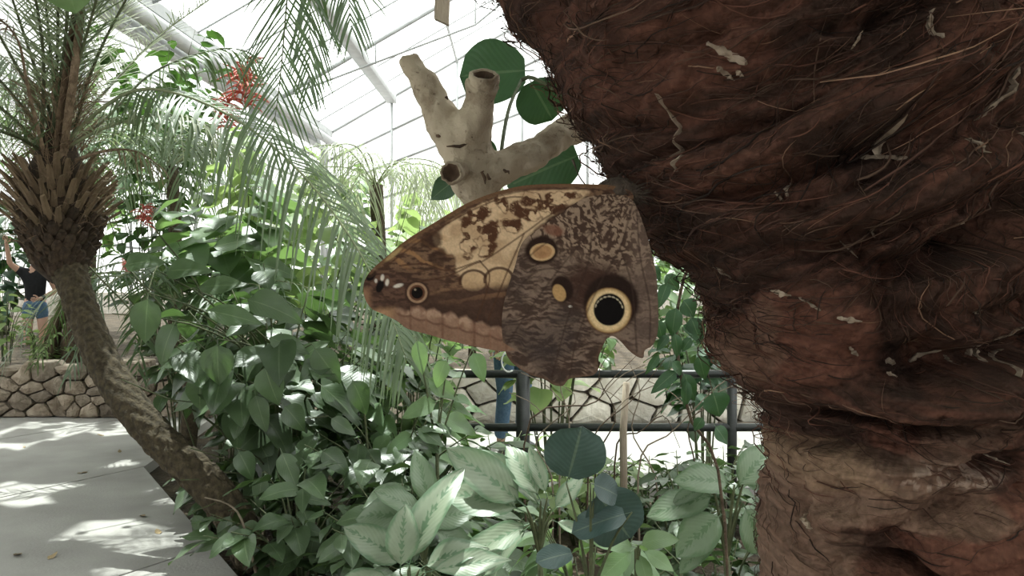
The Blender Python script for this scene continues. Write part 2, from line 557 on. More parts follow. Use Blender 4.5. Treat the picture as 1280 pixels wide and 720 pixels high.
def bush(name, label, cat, base, height, spread, nst, nlf, meshes, size, seed, group=None, lean=(0, 0), stem_mat='stem', up=.25, start=.25, rad=.008, droop=.5, z0=0.0, stemname='stem'):
    """shrub: stems that rise from one base and carry leaves along them"""
    r = random.Random(seed)
    base = Vector(base)
    e = empty(name, base, label, cat, group)
    cen = base + Vector((lean[0] * .6, lean[1] * .6, height * .55))
    for s in range(nst):
        a = 2 * math.pi * (s + r.uniform(-.3, .3)) / nst
        k = math.sqrt(r.uniform(.05, 1.0))
        h = height * (1.0 - .45 * k * k) * r.uniform(.8, 1.08)
        tip = base + Vector((math.cos(a) * spread * k + lean[0], math.sin(a) * spread * k + lean[1], h))
        mid = base * .45 + tip * .55 + Vector((0, 0, h * .12)) - Vector((math.cos(a), math.sin(a), 0)) * spread * k * .15
        b0 = base + Vector((math.cos(a), math.sin(a), 0)) * min(.06, spread * .12)
        pts = spline([b0, mid, tip], 9)
        mb = MB()
        mb.tube(pts, [rad * (1 - .75 * i / 8) for i in range(9)], 5)
        mb.build(stemname, M[stem_mat], e)
        for i in range(nlf):
            t = start + (1 - start) * (i + r.uniform(0, .8)) / nlf
            t = min(t, 1.0)
            f = t * 8
            q = min(int(f), 7)
            p = pts[q].lerp(pts[q + 1], f - q)
            out = p - cen
            out.z *= .3
            if out.length < .02:
                out = Vector((r.uniform(-1, 1), r.uniform(-1, 1), 0))
            out.normalize()
            th = r.uniform(-1.3, 1.3)
            d = Vector((out.x * math.cos(th) - out.y * math.sin(th), out.x * math.sin(th) + out.y * math.cos(th), r.uniform(-droop, up)))
            n = Vector((out.x * .5 + r.uniform(-.35, .35), out.y * .5 + r.uniform(-.35, .35), 1.0))
            put_leaf(e, meshes, p, d, n, size * r.uniform(.65, 1.15), r)
    return e

# ================================================================== THE SETTING
def structure(o):
    o['kind'] = 'structure'
    return o

# planting bed / soil everywhere, gently uneven
gx = np.concatenate([np.linspace(-60, -14, 5), np.linspace(-13, 10, 93), np.linspace(12, 60, 5)])
gy = np.concatenate([np.linspace(-60, -8, 5), np.linspace(-7, 29, 145), np.linspace(31, 90, 5)])
X, Y = np.meshgrid(gx, gy)
Z = -.075 + .03 * (fbm2(X * 2.1, Y * 2.1) - .5)
# bed behind the left stone wall is raised
rb = sstep(8.9, 9.1, Y) * sstep(-2.3, -2.6, X) * sstep(20, 19, Y)
Z = Z + rb * .46
nx, ny = len(gx), len(gy)
idx = np.arange(nx * ny).reshape(ny, nx)
fc = np.stack([idx[:-1, :-1], idx[:-1, 1:], idx[1:, 1:], idx[1:, :-1]], -1).reshape(-1, 4)
ground = structure(obj('ground', np.stack([X, Y, Z], -1).reshape(-1, 3), fc, M['soil']))

# concrete path cut into slabs by parallel joints
def clip(poly, n, c, keep_less=True):
    out = []
    m = len(poly)
    for i in range(m):
        a, b = poly[i], poly[(i + 1) % m]
        da = a[0] * n[0] + a[1] * n[1] - c
        db = b[0] * n[0] + b[1] * n[1] - c
        if not keep_less:
            da, db = -da, -db
        if da <= 0:
            out.append(a)
        if da * db < 0:
            t = da / (da - db)
            out.append((a[0] + (b[0] - a[0]) * t, a[1] + (b[1] - a[1]) * t))
    return out

def prism(poly, z0, z1):
    n = len(poly)
    v = [(p[0], p[1], z0) for p in poly] + [(p[0], p[1], z1) for p in poly]
    f = [tuple(range(n - 1, -1, -1)), tuple(range(n, 2 * n))]
    f += [(i, (i + 1) % n, n + (i + 1) % n, n + i) for i in range(n)]
    return v, f

floor = structure(bpy.data.objects.new('floor', None))
COL.objects.link(floor)
jn = (.84, -.543)
# convex pieces of the winding path
pieces = [
    [(-9, -6), (-.6, -6), (-.35, 1.5), (-1.02, 3.7), (-9, 3.7)],
    [(-9, 3.7), (-1.02, 3.7), (-1.3, 4.2), (-2.72, 6.5), (-9, 6.5)],
    [(-9, 6.5), (-2.72, 6.5), (-2.95, 8.8), (-9, 8.8)],
]
for pc in pieces:
    for k in range(-10, 6):
        c0 = -5.83 + 1.945 * k
        q = clip(clip(pc, jn, c0 + .008, False), jn, c0 + 1.945 - .008)
        if len(q) > 2:
            v, f = prism(q, -.1, 0.0)
            obj('slab', v, f, M['concrete'], floor, smooth=False)
for k in range(6):                                   # sunlit path beyond the railing
    v, f = prism([(-.9 + k * 1.6 + .006, 5.9), (.7 + k * 1.6 - .006, 5.9), (.7 + k * 1.6 - .006, 8.1), (-.9 + k * 1.6 + .006, 8.1)], -.1, 0.0)
    obj('slab', v, f, M['concrete'], floor, smooth=False)

# glasshouse roof ---------------------------------------------------
ceiling = structure(bpy.data.objects.new('ceiling', None))
COL.objects.link(ceiling)
Y0, Y1, NB = -6.0, 28.0, 17
slopes = [((-5.9, 5.6), (2.4, 10.4)), ((10.7, 5.6), (2.4, 10.4)), ((-5.9, 5.6), (-14.2, 10.4))]
bay = (Y1 - Y0) / NB
NP = 4
for si, ((xa, za), (xb, zb)) in enumerate(slopes):
    dx, dz = (xb - xa) / NP, (zb - za) / NP
    pv = [(0, 0, 0), (dx, 0, dz), (dx, bay, dz), (0, bay, 0)]
    pv = pv + [(x, y, z + .01) for x, y, z in pv]
    pme = mesh_data('pane', pv, [(0, 1, 2, 3), (7, 6, 5, 4), (0, 4, 5, 1), (1, 5, 6, 2), (2, 6, 7, 3), (3, 7, 4, 0)], M['pane'], smooth=False)
    for b in range(NB):
        for k in range(NP):
            link('pane', pme, ceiling, Matrix.Translation((xa + dx * k, Y0 + bay * b, za + dz * k + .06)))
    # rafters
    mb = MB()
    for b in range(0, NB + 1):
        y = Y0 + bay * b
        big = b % 4 == 2
        r_ = .06 if big else .02
        ra = MB()
        ra.tube([(xa, y, za), (xb, y, zb)], r_, 6)
        if big:                                       # trussed rafter: tie rod and struts
            ra.tube([(xa, y, za), ((xa * .4 + xb * .6), y, za * .4 + zb * .6 - 1.0), (xb, y, zb - .2)], .03, 5)
            for q in (.3, .6):
                ra.tube([(xa + (xb - xa) * q, y, za + (zb - za) * q), (xa + (xb - xa) * q, y, za + (zb - za) * q - (.55 if q < .5 else 1.0))], .022, 5)
        ra.build('rafter', M['steelgrey'], ceiling)
    for k in range(1, NP + 1):
        pu = MB()
        s = (.30, .26) if (k == 1 and si == 0) else (.06, .08)
        pu.box((xa + dx * k, (Y0 + Y1) / 2, za + dz * k - .06), (s[0], Y1 - Y0, s[1]))
        pu.build('purlin', M['steel'], ceiling)
# valley gutter with pipes
for gxx in (-5.9, 10.7):
    gu = MB(); gu.box((gxx, 11, 5.63), (.38, 34, .2)); gu.build('gutter', M['steel'], ceiling, smooth=False)
for x, z, r_ in ((-6.22, 5.36, .15), (-5.64, 5.30, .13), (-5.92, 5.12, .08)):
    t_ = MB(); t_.tube([(x, -6, z), (x, 28, z)], r_, 12); t_.build('pipe', M['steel'], ceiling)
for k, y in enumerate((12.0, 20.0, 27.5)):
    t_ = MB(); t_.tube([(-5.9, y, 0), (-5.9, y, 5.05)], .09, 10); structure(t_.build('trim_%d' % (k + 1), M['steel']))

def glass_wall(name, a, b, h0, htop, nu, nz):
    w = structure(bpy.data.objects.new(name, None))
    COL.objects.link(w)
    a = Vector(a); b = Vector(b)
    d = b - a
    nrm = Vector((-d.y, d.x, 0)).normalized()
    pl = MB()
    v, f = prism([(a.x, a.y), (b.x, b.y), (b.x + nrm.x * .2, b.y + nrm.y * .2), (a.x + nrm.x * .2, a.y + nrm.y * .2)], -.1, h0)
    pl.add(v, f); pl.build('plinth', M['palestone'], w, smooth=False)
    for i in range(nu):
        u0, u1 = i / nu, (i + 1) / nu
        for k in range(nz):
            zt0 = h0 + (htop(u0) - h0) * (k + 1) / nz; zt1 = h0 + (htop(u1) - h0) * (k + 1) / nz
            zb0 = h0 + (htop(u0) - h0) * k / nz; zb1 = h0 + (htop(u1) - h0) * k / nz
            p, q = a + d * u0, a + d * u1
            vv = [(p.x, p.y, zb0), (q.x, q.y, zb1), (q.x, q.y, zt1), (p.x, p.y, zt0)]
            vv += [(x + nrm.x * .01, y + nrm.y * .01, z) for x, y, z in vv]
            obj('pane', vv, [(3, 2, 1, 0), (4, 5, 6, 7), (0, 1, 5, 4), (1, 2, 6, 5), (2, 3, 7, 6), (3, 0, 4, 7)], M['panewall'], w, smooth=False)
            br = MB(); br.tube([(p.x, p.y, zt0), (q.x, q.y, zt1)], .04, 5); br.build('transom', M['steelgrey'], w)
    for i in range(nu + 1):
        p = a + d * (i / nu)
        m_ = MB(); m_.tube([(p.x, p.y, 0), (p.x, p.y, htop(i / nu))], .045, 6); m_.build('mullion', M['steelgrey'], w)
gab3 = lambda u: 5.6 + 4.8 * (abs((u * 24.9 - 8.3) / 8.3) if u * 24.9 < 8.3 else (1 - abs(u * 24.9 - 16.6) / 8.3))
glass_wall('wall_back', (-14.2, 28, 0), (10.7, 28, 0), .6, gab3, 12, 6)
glass_wall('wall_front', (10.7, -6, 0), (-14.2, -6, 0), .6, lambda u: gab3(1 - u), 6, 3)
glass_wall('wall_left', (-14.2, -6, 0), (-14.2, 28, 0), .6, lambda u: 10.4, 8, 4)
glass_wall('wall_right', (10.7, 28, 0), (10.7, -6, 0), .6, lambda u: 5.6, 10, 3)

# ================================================================== STONE WALLS
def stone_wall(name, label, x0, x1, y, H, n, depth, mat, seed, aspect=1.5, jag=.03, cap=True):
    r = random.Random(seed)
    e = empty(name, ((x0 + x1) / 2, y, 0), label, 'wall')
    Lw = x1 - x0
    pts = []
    cols = max(1, int(math.sqrt(n * Lw / H / aspect)))
    rows = max(1, int(n / cols))
    for j in range(rows):
        for i in range(cols):
            pts.append((x0 + Lw * (i + .5 + r.uniform(-.48, .48) + .5 * (j % 2)) / cols, H * (j + .5 + r.uniform(-.46, .46)) / rows))
    mb = MB(); mb.box(((x0 + x1) / 2, y + depth * .55, H * .47), (Lw, depth * .75, H * .9)); mb.build('core', M['mortar'], e, smooth=False)
    for i, c in enumerate(pts):
        poly = [(x0, 0), (x1, 0), (x1, H), (x0, H)]
        for k, o in enumerate(pts):
            if k == i or abs(o[0] - c[0]) > 1.6:
                continue
            k2 = 1.0 / aspect ** 2
            nn = ((o[0] - c[0]) * k2, o[1] - c[1])
            cc = ((o[0] ** 2 - c[0] ** 2) * k2 + (o[1] ** 2 - c[1] ** 2)) / 2
            poly = clip(poly, nn, cc)
            if len(poly) < 3:
                break
        if len(poly) < 3:
            continue
        # round and roughen the outline
        ring = []
        m = len(poly)
        for q in range(m):
            a, b = poly[q], poly[(q + 1) % m]
            for t in (.10, .5, .90):
                ring.append((a[0] + (b[0] - a[0]) * t, a[1] + (b[1] - a[1]) * t))
        cx = sum(p[0] for p in ring) / len(ring); cz = sum(p[1] for p in ring) / len(ring)
        proud = r.uniform(0, jag)
        top_up = r.uniform(-.03, .05) if (cap and cz > H * .68) else 0
        v = []
        m = len(ring)
        prof = ((.965, depth * .5), (.965, .02), (.92, -.010), (.6, -.024))
        jj = [r.uniform(.92, 1.0) for _ in range(m)]
        for s, dy in prof:
            for q, (px_, pz_) in enumerate(ring):
                ss = s * jj[q]
                zz = cz + (pz_ - cz) * ss
                if pz_ > H * .9:
                    zz += top_up
                v.append((cx + (px_ - cx) * ss, y + dy - proud + r.uniform(-.006, .006), max(zz, -.05)))
        v.append((cx, y - .035 - proud, cz))
        f = []
        for k in range(len(prof) - 1):
            for q in range(m):
                f.append((k * m + q, k * m + (q + 1) % m, (k + 1) * m + (q + 1) % m, (k + 1) * m + q))
        k = len(prof) - 1
        for q in range(m):
            f.append((k * m + q, k * m + (q + 1) % m, len(v) - 1))
        f.append(tuple(range(m - 1, -1, -1)))
        obj('stone', v, f, mat, e, smooth=False)
    return e
stone_wall('stone_wall', 'low dry-laid wall of brown rubble stones along the concrete path', -7.2, -2.9, 8.62, .52, 96, .5, M['stone'], 3, jag=.07)
stone_wall('stone_wall', 'sunlit low wall of pale rounded stones beyond the dark railing', -.8, 6.0, 8.25, .5, 60, .4, M['palestone'], 9)

# ================================================================== RAILING
e = empty('railing', (1.0, 5.6, 0), 'low dark steel railing behind the underplanting', 'railing')
for z in (.80, .46):
    mb = MB(); mb.tube([(-1.0, 5.6, z), (5.0, 5.6, z)], .026, 10); mb.build('rail', M['rail'], e)
for x in (-1.0, .07, 1.4, 3.0, 4.6):
    mb = MB(); mb.tube([(x, 5.6, -.1), (x, 5.6, .82)], .032 if x != .07 else .045, 10); mb.build('post', M['rail'], e)
mb = MB()
mb.tube([P(636 + 9 * math.cos(a), 452 + 13 * math.sin(a), 5.53) for a in [1.0 + k * .42 for k in range(9)]], .006, 6)
o = mb.build('cord_loop', M['white_cord'])
o['label'] = 'thin white cord looped over the top rail of the railing'; o['category'] = 'cord'

# ================================================================== NEAR FIBROUS PALM TRUNK
DT = .42                                            # distance of its axis plane
_prow = np.array([-420, -300, -150, 0, 40, 80, 130, 180, 215, 270, 310, 345, 400, 440, 480, 520, 555, 600, 640, 680, 720, 900, 1500, 4300])
_pl = np.array([720, 640, 572, 628, 655, 697, 722, 742, 757, 797, 828, 862, 892, 906, 932, 948, 968, 968, 974, 966, 958, 940, 925, 900])
_pr = np.array([1330, 1370, 1390, 1350, 1345, 1340, 1336, 1333, 1330, 1328, 1326, 1325, 1324, 1323, 1322, 1322, 1322, 1323, 1324, 1326, 1328, 1330, 1340, 1370])
def trunk_cr(z):
    row = HY + (CZ - z) / DT * F
    l = np.interp(row, _prow, _pl); r_ = np.interp(row, _prow, _pr)
    a1 = np.arctan((l - 640) / F); a2 = np.arctan((r_ - 640) / F)
    b = (a1 + a2) / 2; h = (a2 - a1) / 2
    return DT * np.tan(b), DT / np.cos(b) * np.sin(h), row
def psi_field(px, py):
    x = np.clip(px, 560, 1400)
    g = 40 * ((x - 620) / 300.0) + 75 * np.clip((x - 820) / 200.0, 0, 3) ** 2
    p1 = py + g
    p2 = py + .0026 * (px - 1090) ** 2
    p3 = py + 12 * np.sin(px / 47.0)
    w = sstep(340, 450, py)
    return p1 * (1 - w) + (p2 + .15 * p3) * w
BUMPS = [  # px, py, rx, ry, angle deg, height (m), sharpness of the lower lip
    (870, 300, 120, 34, 12, .010), (800, 250, 70, 30, -10, .006), (960, 405, 66, 62, 10, .012), (1170, 628, 150, 52, -18, .013),
    (1060, 575, 100, 44, 0, .008), (1010, 665, 62, 60, 10, .008), (1120, 330, 90, 40, -15, .010), (1235, 330, 60, 70, 10, .010),
    (900, 60, 150, 40, -15, .008), (760, 110, 80, 60, 30, .008), (960, 190, 110, 26, -25, .008), (1080, 120, 120, 34, -40, .009),
    (1230, 120, 40, 150, 15, .010), (1150, 470, 130, 30, -8, .009), (1010, 470, 70, 26, 10, .005), (1040, 250, 110, 26, -25, .009),
    (880, 130, 90, 24, -20, .007), (1240, 500, 36, 90, 10, .008), (930, 470, 30, 60, -20, .006), (1110, 700, 150, 26, -15, .008), (1230, 690, 70, 40, -35, .010),
    (985, 610, 40, 70, 0, .006),
]
PITS = [(960, 320, 90, 12, 8, .010), (1080, 318, 60, 16, -20, .014), (1060, 432, 60, 24, 5, .016), (1000, 300, 60, 12, -15, .010), (930, 235, 120, 9, -18, .007),
        (1130, 285, 60, 14, -35, .012), (1105, 590, 34, 20, -40, .010), (1062, 648, 22, 34, 0, .010), (1010, 590, 16, 18, 20, .008), (1215, 640, 110, 9, -28, .017), (1080, 662, 60, 6, 22, .012), (985, 600, 8, 30, 0, .010), (1010, 538, 80, 6, 5, .010), (1180, 694, 120, 7, -20, .014), (1030, 500, 110, 7, 5, .012), (1130, 500, 80, 6, -10, .012), (940, 440, 7, 50, -25, .008),
        (1255, 600, 16, 80, 12, .012), (1180, 420, 80, 16, -12, .012), (880, 370, 60, 8, 35, .008), (1205, 230, 14, 100, 15, .012), (840, 200, 110, 8, -14, .007),
        (990, 520, 90, 10, 8, .008), (1150, 545, 70, 9, -12, .008), (780, 180, 50, 8, 10, .006), (1240, 440, 20, 50, 0, .012), (700, 60, 40, 10, 50, .006), (1000, 90, 130, 8, -20, .007)]
def trunk_disp(px, py, a, z):
    wx = 26 * (fbm2(px / 60, py / 60) - .5); wy = 26 * (fbm2(px / 60 + 40, py / 60 + 7) - .5)
    d = .010 * (fbm2(px / 120 + 3, py / 75, 3) - .5)
    for (bx, by, rx, ry, an, h) in BUMPS:
        c, s = math.cos(math.radians(an)), math.sin(math.radians(an))
        X_ = (px + wx - bx); Y_ = (py + wy - by)
        u = (X_ * c + Y_ * s) / rx; v = (-X_ * s + Y_ * c) / ry
        q = u * u + v * v
        d = d + 1.6 * h * np.clip(1.15 - q, 0, 1) ** .55
    for (bx, by, rx, ry, an, h) in PITS:
        c, s = math.cos(math.radians(an)), math.sin(math.radians(an))
        X_ = (px + wx * .8 - bx); Y_ = (py + wy * .8 - by)
        u = (X_ * c + Y_ * s) / rx; v = (-X_ * s + Y_ * c) / ry
        d = d - h * 2.1 * np.exp(-(u * u + v * v) ** 1.4)
    ps = psi_field(px + wx * .5, py + wy * .5)
    n1 = fbm2(ps / 11.0, px / 90.0, 3)
    n2 = noise2(ps / 3.4, px / 60.0 + 5)
    n3 = 1 - np.abs(2 * noise2(ps / 6.0 + 31, px / 75.0) - 1)
    d = d * (.25 + .75 * np.abs(np.cos(a)) ** 1.3)
    amt = 1 - .45 * sstep(520, 580, py)
    d = d + amt * (.0048 * (n1 - .5) + .0016 * (n2 - .5) + .0022 * (n3 - .5)) + .0040 * (fbm2(px / 8, py / 7, 3) - .5) + .013 * (.4 + .6 * np.abs(np.cos(a))) * (fbm2(px / 34 + 9, py / 24, 3) - .5)
    return d
def trunk_point(a, z, off=0.0):
    cx, r_, row = trunk_cr(z)
    px = (cx / DT * F + 640) + r_ / DT * F * np.sin(a)
    rr = r_ + trunk_disp(px, row, a, z) + off
    return np.stack([cx + rr * np.sin(a), DT - rr * np.cos(a), z], -1), px, row
zs = np.concatenate([np.linspace(-.05, 1.28, 60), np.linspace(1.285, 1.70, 430), np.linspace(1.705, 1.90, 40)])
NA = 520
aa = np.linspace(-math.pi, math.pi, NA, endpoint=False)
# crowd the columns towards the side that shows
aa = aa - .35 * np.sin(aa)
A2, Z2 = np.meshgrid(aa, zs)
TP, TPX, TPY = trunk_point(A2, Z2)
def trunk_col(px, py):
    dk = np.array(lin((66, 48, 41))); rd = np.array(lin((108, 72, 60))); gt = np.array(lin((122, 98, 84))); tn = np.array(lin((146, 120, 98))); bk = np.array(lin((46, 36, 32)))
    ps = psi_field(px, py)
    n = fbm2(ps / 8.0, px / 40.0, 4)[..., None]
    m = fbm2(px / 55, py / 40, 4)[..., None]
    c = dk * (1 - sstep(.35, .75, n)) + (dk * .4 + rd * .6) * sstep(.35, .75, n)
    c = c * (1 - .55 * sstep(.5, .7, m)) + bk * .55 * sstep(.5, .7, m)
    def blob(bx, by, rx, ry):
        q = ((px - bx) / rx) ** 2 + ((py - by) / ry) ** 2 + 1.3 * (fbm2(px / 24, py / 24) - .5)
        return (1 - sstep(.55, 1.1, q))[..., None]
    for (bx, by, rx, ry, cc, w) in [(960, 410, 66, 58, rd, .75), (1170, 615, 140, 55, rd, .8), (1050, 575, 110, 45, gt, .8), (985, 650, 60, 90, gt, .65), (1240, 520, 36, 60, rd, .7), (1000, 560, 60, 30, tn, .5),
                                  (1060, 520, 40, 20, rd * 1.2, .5), (1180, 60, 24, 120, gt, .5), (1190, 330, 70, 60, rd, .45), (900, 250, 80, 30, rd, .35), (800, 120, 90, 50, rd, .35), (960, 700, 60, 40, gt, .6), (1130, 520, 60, 30, gt, .5), (930, 430, 26, 60, gt, .5), (1240, 700, 60, 30, tn, .7)]:
        b = blob(bx, by, rx, ry) * w
        c = c * (1 - b) + cc * b * (.75 + .5 * fbm2(ps / 4.0, px / 30.0, 3)[..., None])
    # pale lichen crust
    b = blob(1105, 556, 62, 16) * (fbm2(px / 5, py / 5, 3)[..., None] > .52)
    c = c * (1 - .55 * b) + np.array(lin((178, 156, 142))) * .55 * b
    fine = fbm2(px / 3.0, py / 3.0, 3)[..., None]
    return c * (.55 + .9 * fine)
idx = np.arange(len(zs) * NA).reshape(len(zs), NA)
nxt = np.roll(idx, -1, axis=1)
fc = np.stack([idx[:-1], nxt[:-1], nxt[1:], idx[1:]], -1).reshape(-1, 4)
npalm = empty('fibrous_palm', (0.18, DT, 0), 'thick palm trunk wrapped in dark red-brown matted fibre', 'palm')
obj('trunk', TP.reshape(-1, 3), fc, M['trunk'], npalm, col=trunk_col(TPX, TPY).reshape(-1, 3))

# matted fibres that follow the sheath direction, batched
def strands(n, seed, zr, rad, ln, lift, jitter, name, tint=1.0, arange=(-2.6, 2.6), nseg=8):
    rs = np.random.RandomState(seed)
    a = rs.uniform(arange[0], arange[1], n)
    row = rs.uniform(zr[0], zr[1], n)
    clump = fbm2(a * 6 + 3, row / 22.0, 2)
    st = ln * (.4 + 1.2 * rs.rand(n) ** 1.5)                 # pixel length
    base_j = (clump - .5) * 2.2 * jitter + rs.normal(0, jitter * .55, n)
    curv = rs.normal(0, .5, n)
    lf = np.abs(rs.normal(0, lift, n)) + .0006
    bow = rs.rand(n) ** 2 * lift * 2.5
    pos = []
    z = CZ - (row - HY) / F * DT
    cx, r_, _ = trunk_cr(z)
    for k in range(nseg):
        t = k / (nseg - 1)
        cx, r_, rw = trunk_cr(z)
        px = cx / DT * F + 640 + r_ / DT * F * np.sin(a)
        p = trunk_point(a, z, lf + bow * np.sin(math.pi * t) + np.maximum(0, t - .75) * lift * 3 * rs.rand(n))[0]
        pos.append(p)
        e = 1.0
        gx_ = (psi_field(px + e, rw) - psi_field(px - e, rw)); gy_ = (psi_field(px, rw + e) - psi_field(px, rw - e))
        ang = np.arctan2(-gx_, gy_)                          # direction of constant psi, pixels (y down)
        ang = ang + base_j + curv * (t - .5) * 1.6
        step = st / nseg
        dpx = np.cos(ang) * step; dpy = np.sin(ang) * step
        a = a + dpx / F * DT / np.maximum(r_, .03)
        z = z - dpy / F * DT
    pos = np.stack(pos, 1)                                   # n, nseg, 3
    tan = np.gradient(pos, axis=1)
    tan /= np.linalg.norm(tan, axis=2, keepdims=True) + 1e-9
    ref = np.array([.3, -.8, .5])
    s1 = np.cross(tan, ref); s1 /= np.linalg.norm(s1, axis=2, keepdims=True) + 1e-9
    s2 = np.cross(tan, s1)
    rr = rad * (.5 + rs.rand(n) ** 2 * 1.6)
    taper = np.array([.6 + .4 * math.sin(math.pi * min(1, .15 + k / (nseg - 1))) if k < nseg - 1 else .15 for k in range(nseg)])
    rk = rr[:, None] * taper[None]
    V = []
    for q in range(3):
        an = 2 * math.pi * q / 3
        V.append(pos + (s1 * math.cos(an) + s2 * math.sin(an)) * rk[..., None])
    V = np.stack(V, 2)                                       # n, nseg, 3, 3
    base = np.arange(n)[:, None, None] * nseg * 3 + np.arange(nseg - 1)[None, :, None] * 3 + np.arange(3)[None, None, :]
    b2 = np.arange(n)[:, None, None] * nseg * 3 + np.arange(nseg - 1)[None, :, None] * 3 + ((np.arange(3) + 1) % 3)[None, None, :]
    Fq = np.stack([base, b2, b2 + 3, base + 3], -1).reshape(-1, 4)
    pal = np.array([lin((60, 44, 37)), lin((76, 54, 46)), lin((96, 64, 53)), lin((90, 70, 59)), lin((132, 102, 84)), lin((46, 36, 32))])
    w = np.array([.24, .26, .2, .14, .05, .11])
    pick = rs.choice(len(pal), n, p=w)
    c = pal[pick] * (.75 + .5 * rs.rand(n))[:, None] * tint
    C_ = np.repeat(c, nseg * 3, axis=0)
    o = obj(name, V.reshape(-1, 3), Fq, M['fibre'], npalm, col=C_)
    o['kind'] = 'stuff'
    return o
strands(4200, 1, (-190, 420), .00019, 70, .0011, .42, 'fibre_mat')
strands(700, 2, (480, 760), .00018, 40, .0006, .50, 'fibre_mat')
strands(420, 3, (-190, 330), .00034, 120, .0022, .45, 'coarse_fibre', 1.15)
strands(700, 4, (330, 530), .00022, 36, .0016, .9, 'coarse_fibre', .95)
strands(420, 5, (-150, 560), .00020, 40, .0035, 1.2, 'loose_fibre', 1.15, arange=(-2.1, -.9))

def px2az(px, py):
    z = CZ - (py - HY) / F * DT
    for _ in range(3):
        cx, r_, _row = trunk_cr(np.array(z))
        cpx = cx / DT * F + 640; rpx = r_ / DT * F
        s = float(np.clip((px - cpx) / rpx, -.98, .98))
        a = math.asin(s)
        y = DT - float(r_) * math.cos(a)
        # refine for the surface being nearer than the axis
        X_ = (px - 640) / F * y
        a = math.asin(max(-.98, min(.98, (X_ - float(cx)) / float(r_))))
        y = DT - float(r_) * math.cos(a)
        z = CZ - (py - HY) / F * y
    return a, z
# pale chips, splinters and husks caught in the fibre: (x0,y0,x1,y1,width px, kind)
CH = [(922, 92, 934, 104, 9), (938, 94, 946, 100, 9), (905, 60, 950, 85, 16), (1218, 52, 1205, 110, 8), (1205, 110, 1186, 150, 7), (1138, 14, 1140, 55, 6), (1108, 150, 1100, 196, 14), (1086, 190, 1120, 198, 12),
      (1168, 176, 1178, 196, 6), (1206, 170, 1212, 192, 4), (1215, 320, 1244, 308, 22), (918, 334, 928, 348, 7), (1000, 362, 1022, 368, 9), (1030, 370, 1052, 386, 5), (1068, 394, 1088, 400, 10),
      (1238, 408, 1230, 450, 8), (1250, 432, 1234, 456, 9), (1168, 464, 1196, 444, 9), (1116, 458, 1136, 464, 11), (1214, 452, 1212, 462, 6), (1192, 386, 1200, 392, 6), (1116, 470, 1130, 476, 8), (1076, 432, 1082, 446, 8),
      (852, 122, 846, 196, 2.4), (870, 195, 869, 216, 3), (1101, 280, 1102, 296, 3), (1056, 300, 1080, 322, 3), (1180, 280, 1190, 274, 4), (990, 225, 994, 245, 7), (980, 240, 986, 250, 5), (1064, 60, 1076, 36, 4), (1238, 576, 1250, 584, 4),
      (1040, 640, 1060, 654, 8), (1240, 700, 1290, 676, 14), (1220, 716, 1250, 700, 10), (1228, 468, 1262, 440, 3)]
rr = random.Random(5)
for (x0, y0, x1, y1, w) in CH:
    n = 9
    v, f = [], []
    wd = w / F * .33 * .5
    prevp = None
    for i in range(n):
        t = i / (n - 1)
        a, z = px2az(x0 + (x1 - x0) * t + rr.uniform(-.5, .5), y0 + (y1 - y0) * t)
        p = Vector(trunk_point(np.array(a), np.array(z), .0022 + rr.uniform(-.0012, .0012))[0])
        q = Vector(trunk_point(np.array(a), np.array(z), .0004)[0])
        nn = (p - q).normalized()
        d = P(x1, y1, .33) - P(x0, y0, .33)
        s = d.normalized().cross(nn).normalized()
        ww = wd * (math.sin(math.pi * (.10 + .8 * t)) ** .8) * rr.uniform(.35, 1.15)
        v += [tuple(p + s * ww), tuple(p + nn * min(.0010, wd * .5)), tuple(p - s * ww), tuple(p - nn * .004)]
    for i in range(n - 1):
        for k in range(4):
            f.append((i * 4 + k, i * 4 + (k + 1) % 4, i * 4 + 4 + (k + 1) % 4, i * 4 + 4 + k))
    f += [(3, 2, 1, 0), (4 * n - 4, 4 * n - 3, 4 * n - 2, 4 * n - 1)]
    obj('bark_chip', v, f, M['chip'], npalm, smooth=False)

